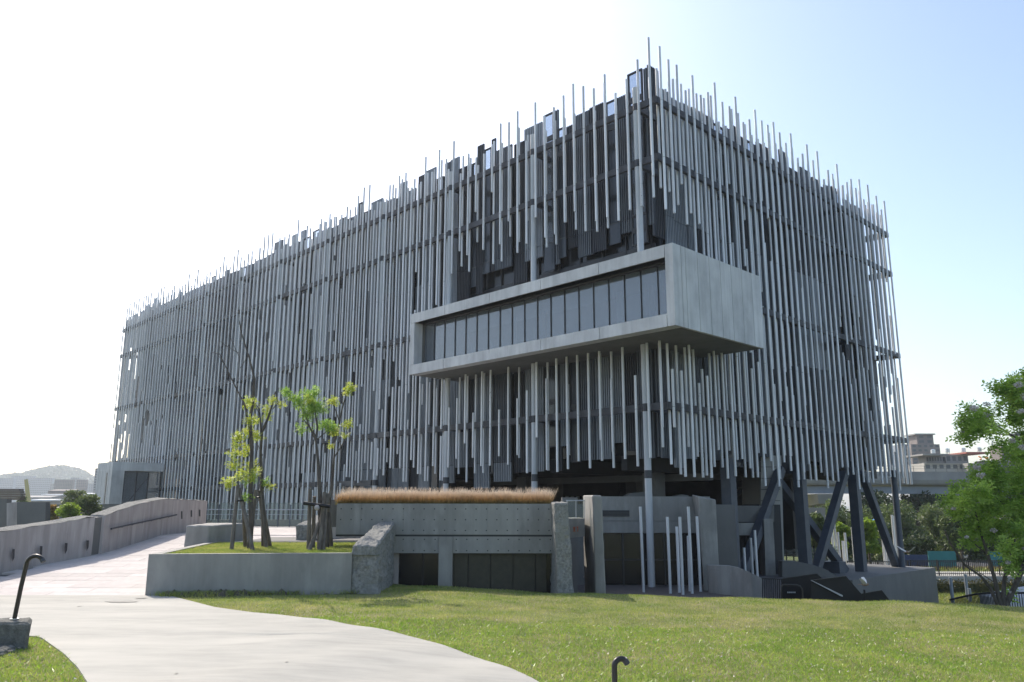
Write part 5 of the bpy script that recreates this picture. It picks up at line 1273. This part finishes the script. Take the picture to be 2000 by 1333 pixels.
def tb(name, x0, x1, yt, yb, Y, m, d=9, rows=0, cols=0):
    a = at(x0, yt, Y); c = at(x1, yb, Y); o = MB().box(a.x, Y, c.z, c.x, Y+d, a.z).build(name, m, ft); o.location = off
    W_ = c.x-a.x; H_ = a.z-c.z
    if rows:
        wm = MB().box(0, -.05, 0, W_/cols*.55, -.01, H_/rows*.5).mesh('window', M['win'])
        for r_ in range(rows):
            for k in range(cols): linked('window', wm, ft, Vector((a.x+W_*(k+.25)/cols, Y, c.z+H_*(r_+.3)/rows))+off)
tb('main_block', 1779, 1842, 868, 935, 260, M['bld_brown'], 12, 8, 5)
tb('side_wing', 1762, 1779, 868, 935, 263, M['bld_blue'], 10, 8, 2)
tb('roof_pavilion', 1790, 1824, 849, 868, 263, M['bld_brown'], 6, 2, 2)
tb('pavilion_roof', 1787, 1827, 847, 849.5, 262, M['bld_grey'], 8)
mb = MB(); mb.tube([at(1938,888,400), at(1938,862,400)], .25, 4)
for yy in (868, 873, 878): mb.tube([at(1935.5,yy,400), at(1940.5,yy,400)], .2, 4)
o = mb.build('power_pylon', M['bld_grey']); tag(o, 'thin lattice pylon on the skyline right of the water tanks', 'pylon')
# sunken garden slope, walk with railing, hedge, boards, cars
mb = MB(); a = at(1770,1175,42); 
mb.add([(19,40,-6.1),(60,40,-6.1),(60,47.5,-5.0),(19,47.5,-5.0)], [(0,1,2,3)]); tag(mb.build('garden_slope', M['lawn']), kind='structure')
n = 30000; X = rng.uniform(20, 40, n); Y = rng.uniform(41, 47.4, n)
tag(blades('garden_grass', np.stack([X, Y, -6.1+(Y-40)*1.1/7.5], -1), .14, .04, M['blade']), kind='stuff')
mb = MB(); mb.box(19, 48.6, -5.2, 70, 52, -4.15); tag(mb.build('footpath', M['path']), kind='structure')
mb = MB(); mb.box(-60, 52, -5.6, 90, 58, -4.5); mb.box(-60,58,-7.0,90,67,-4.62); mb.hexa([(-60,67,-7.1),(90,67,-7.1),(90,72,-7.1),(-60,72,-7.1)],[(-60,67,-4.63),(90,67,-4.63),(90,72,-6.6),(-60,72,-6.6)]); mb.box(-60,72,-7.1,90,130,-6.6); tag(mb.build('verge', M['lawn']), kind='structure')
n = 14000; X = rng.uniform(-20, 60, n); Y = rng.uniform(52.2, 58, n)
tag(blades('verge_grass', np.stack([X, Y, np.full(n, -4.5)], -1), .25, .06, M['blade']), kind='stuff')
mb = MB(); mb.box(-60, 59, -4.61, 120, 66, -4.56); tag(mb.build('road', mat('asphalt', (.05,.05,.052), .9, c2=(.065,.065,.066), scale=3)), kind='structure')
hg = empty('hedge', (30, 48, -5.2)); off = -Vector(hg.location)
C = [(x, 48.0, -4.62) for x in np.arange(20, 44, .8)]; o = quads('hedge_foliage', leafcards(9000, C, [(.7,.45,.42)]*len(C), .07, .6), M['hedge'], hg); o.location = off; tag(o, kind='stuff')
o = MB().box(20, 47.8, -5.2, 44, 48.2, -4.5).build('hedge_core', M['hedge'], hg); o.location = off
tag(hg, 'clipped dark hedge below the footpath in the sunken garden', 'hedge')
fl = []; n = 7000; X = rng.uniform(15, 50, n); Y = rng.uniform(58.0, 58.8, n)
tag(blades('flower_strip', np.stack([X, Y, np.full(n, -4.6)], -1), .3, .06, M['leaf_o']), kind='stuff')
def fence(name, x0, x1, Y, z0, h, label, step=.12, posts=1.8):
    t_ = empty(name, (x0, Y, z0)); off = -Vector(t_.location); mb = MB()
    for x in np.arange(x0, x1, step): mb.box(x-.01, Y-.01, z0, x+.01, Y+.01, z0+h-.05)
    o = mb.build('picket_row', M['black'], t_); o.location = off; tag(o, kind='stuff')
    for x in np.arange(x0, x1, posts): o = MB().box(x-.03, Y-.03, z0, x+.03, Y+.03, z0+h).build('post', M['black'], t_); o.location = off
    for zz in (h-.05, .12): o = MB().box(x0, Y-.02, z0+zz-.02, x1, Y+.02, z0+zz+.02).build('rail', M['black'], t_); o.location = off
    tag(t_, label, 'railing'); return t_
fence('railing', 20, 46, 48.9, -4.15, .85, 'thin black railing along the footpath right of the plinth')
fence('railing', 20, 50, 56, -4.5, .8, 'second thin black railing beyond the footpath verge')
# curved railing in front of the garden
cr_ = empty('curved_railing', at(1860,1172,30)); off = -Vector(cr_.location)
tops = [at(x, y, Y) for x, y, Y in ((1855,1172,30),(1880,1166,30),(1905,1161,29.5),(1930,1158.5,29),(1960,1158.5,28.5),(2010,1158.5,28),(2060,1158,27.5))]
o = MB().tube(tops, .035, 8).build('top_rail', M['black'], cr_); o.location = off
mb = MB()
for a, b_ in zip(tops[:-1], tops[1:]):
    for i in range(10):
        p = a.lerp(b_, i/10); mb.box(p.x-.01, p.y-.01, p.z-.8, p.x+.01, p.y+.01, p.z)
o = mb.build('picket_row', M['black'], cr_); o.location = off; tag(o, kind='stuff')
tag(cr_, 'curved black picket railing just behind the lawn crest at right', 'railing')
# white stepped ramp flank at the right edge
rs = at(1985,1160,34); o = rough('ramp_flank', [(at(1966,1178,34).x,34,-4.6),(30,34,-4.6),(30,36,-4.6),(at(1966,1178,34).x,36,-4.6)], [(at(1966,1172,34).x,34,at(1966,1172,34).z),(30,34,at(2060,1090,34).z),(30,36,at(2060,1090,34).z),(at(1966,1172,34).x,36,at(1966,1172,34).z)], M['conc_box'], amp=.02)
tag(o, 'pale concrete ramp flank rising at the bottom right behind the tree stems', 'ramp')
for (x0, x1, yt, yb, Y, m, lb) in ((1764,1812,1084,1092,59,'navy','dark blue site boards along the road left of the teal ones'),(1812,1868,1077,1092,59,'teal','teal site boards along the road right of the end column'),(1930,1962,1078,1092,60,'teal','short run of teal boards behind the tree stems')):
    a = at(x0, yt, Y); c = at(x1, yb, Y); t_ = empty('site_board', (a.x, Y, -4.6)); n = max(1, int((c.x-a.x)/1.2)); wv = (c.x-a.x)/n; off = -Vector(t_.location)
    for i in range(n): o = MB().box(a.x+wv*i+.01, Y, -4.6, a.x+wv*(i+1)-.01, Y+.05, a.z).build('board', M[m], t_); o.location = off
    tag(t_, lb, 'fence')
def car(px_, Y, label, m=M['car_white'], L=4.3):
    p = at(px_, 1085, Y); t_ = empty('parked_car', (p.x, Y, at(px_, 1075.5, Y).z-1.42))
    prof = [(-L/2,.35),(-L/2,.8),(-L/2+.75,.92),(-L/2+1.35,1.38),(L/2-1.3,1.42),(L/2-.45,.98),(L/2,.85),(L/2,.35)]
    vs = [(x, 0, z) for x, z in prof]; mb = MB(); mb.slab([(x,-.85,z) for x, z in prof][::-1], (0,1.7,0)); mb.build('body', m, t_)
    mb = MB(); mb.slab([(x,-.862,z) for x, z in [(-L/2+.95,.95),(-L/2+1.42,1.3),(L/2-1.38,1.33),(L/2-.7,.98)]][::-1], (0,.01,0)); mb.build('side_window', M['car_glass'], t_)
    for x in (-L/2+.8, L/2-.8):
        w_o = MB().tube([(x,-.88,.33),(x,-.68,.33)], .33, 16).build('wheel', M['tyre'], t_); MB().tube([(x,-.89,.33),(x,-.86,.33)], .19, 12).build('rim', M['steel'], w_o)
    tag(t_, label, 'car', 'cars on the road beyond the garden'); return t_
car(1835, 88, 'white car mostly behind the teal boards')
car(1925, 90, 'white car half hidden by the tree stems', L=4.5)
# pale wall & blue awning behind the legs
frontal('site_wall', M['bld_grey'], [(1578,992),(1612,992),(1612,1075),(1578,1075)], 70, .3, 'pale wall glimpsed between the first and second square legs', 'wall')
frontal('blue_awning', mat('awning_blue', (.05,.18,.5), .6), [(1703,1018),(1714,1014),(1716,1022),(1703,1025)], 70, .6, 'small bright blue awning among the trees behind the legs', 'awning')
# two small birds in flight
def bird(loc, rz, label):
    t_ = empty('bird', loc, rz)
    bm = bmesh.new(); bmesh.ops.create_icosphere(bm, subdivisions=2, radius=.05)
    for v in bm.verts: v.co = Vector((v.co.x*2.1, v.co.y*.9, v.co.z*.9+.25*max(0, v.co.x)*.4))
    me = bpy.data.meshes.new('body'); bm.to_mesh(me); bm.free(); me.materials.append(M['bird']); linked('body', me, t_)
    for s_ in (-1, 1):
        mb = MB(); mb.hexa([(.05,s_*.03,0),(-.06,s_*.03,0),(-.09,s_*.17,.08),(.02,s_*.19,.1)], [(.05,s_*.03,.012),(-.06,s_*.03,.012),(-.09,s_*.17,.086),(.02,s_*.19,.106)]); mb.hexa([(.02,s_*.19,.1),(-.09,s_*.17,.08),(-.12,s_*.27,.17),(-.05,s_*.30,.18)], [(.02,s_*.19,.106),(-.09,s_*.17,.086),(-.12,s_*.27,.174),(-.05,s_*.30,.184)])
        mb.build('wing', M['wing'], t_)
    mb = MB(); mb.hexa([(-.09,-.02,-.005),(-.09,.02,-.005),(-.19,.05,-.01),(-.19,-.05,-.01)], [(-.09,-.02,.005),(-.09,.02,.005),(-.19,.05,0),(-.19,-.05,0)]); mb.build('tail', M['bird'], t_)
    tag(t_, label, 'bird', 'birds flying by the stairs'); return t_
bird(at(1773,1079,26), .6, 'small brown and white bird flying before the end column foot')
bird(at(1690,1142,23.5), -.5, 'small brown and white bird flying above the black stair guard')
p = at(1688,1152,24.3); mb = MB(); mb.tube([(p.x,24.3,-3.4),(p.x,24.3,p.z)], .03, 8); o = mb.build('short_post', M['black']); tag(o, 'short dark post below the bird behind the stair guard', 'post')

# ------------------------------------------------------------------ haze
hzm = bpy.data.materials.new('haze'); hzm.use_nodes = True; t = hzm.node_tree; t.nodes.clear()
ho = t.nodes.new('ShaderNodeOutputMaterial'); pv = t.nodes.new('ShaderNodeVolumePrincipled')
pv.inputs['Color'].default_value = (.84,.92,1,1); pv.inputs['Density'].default_value = .00033; pv.inputs['Anisotropy'].default_value = .35
t.links.new(pv.outputs[0], ho.inputs['Volume'])
o = MB().box(-2420, -80, -8.0, 2420, 2720, 72).build('haze', hzm); tag(o, kind='stuff')
scn.cycles.volume_bounces = 0
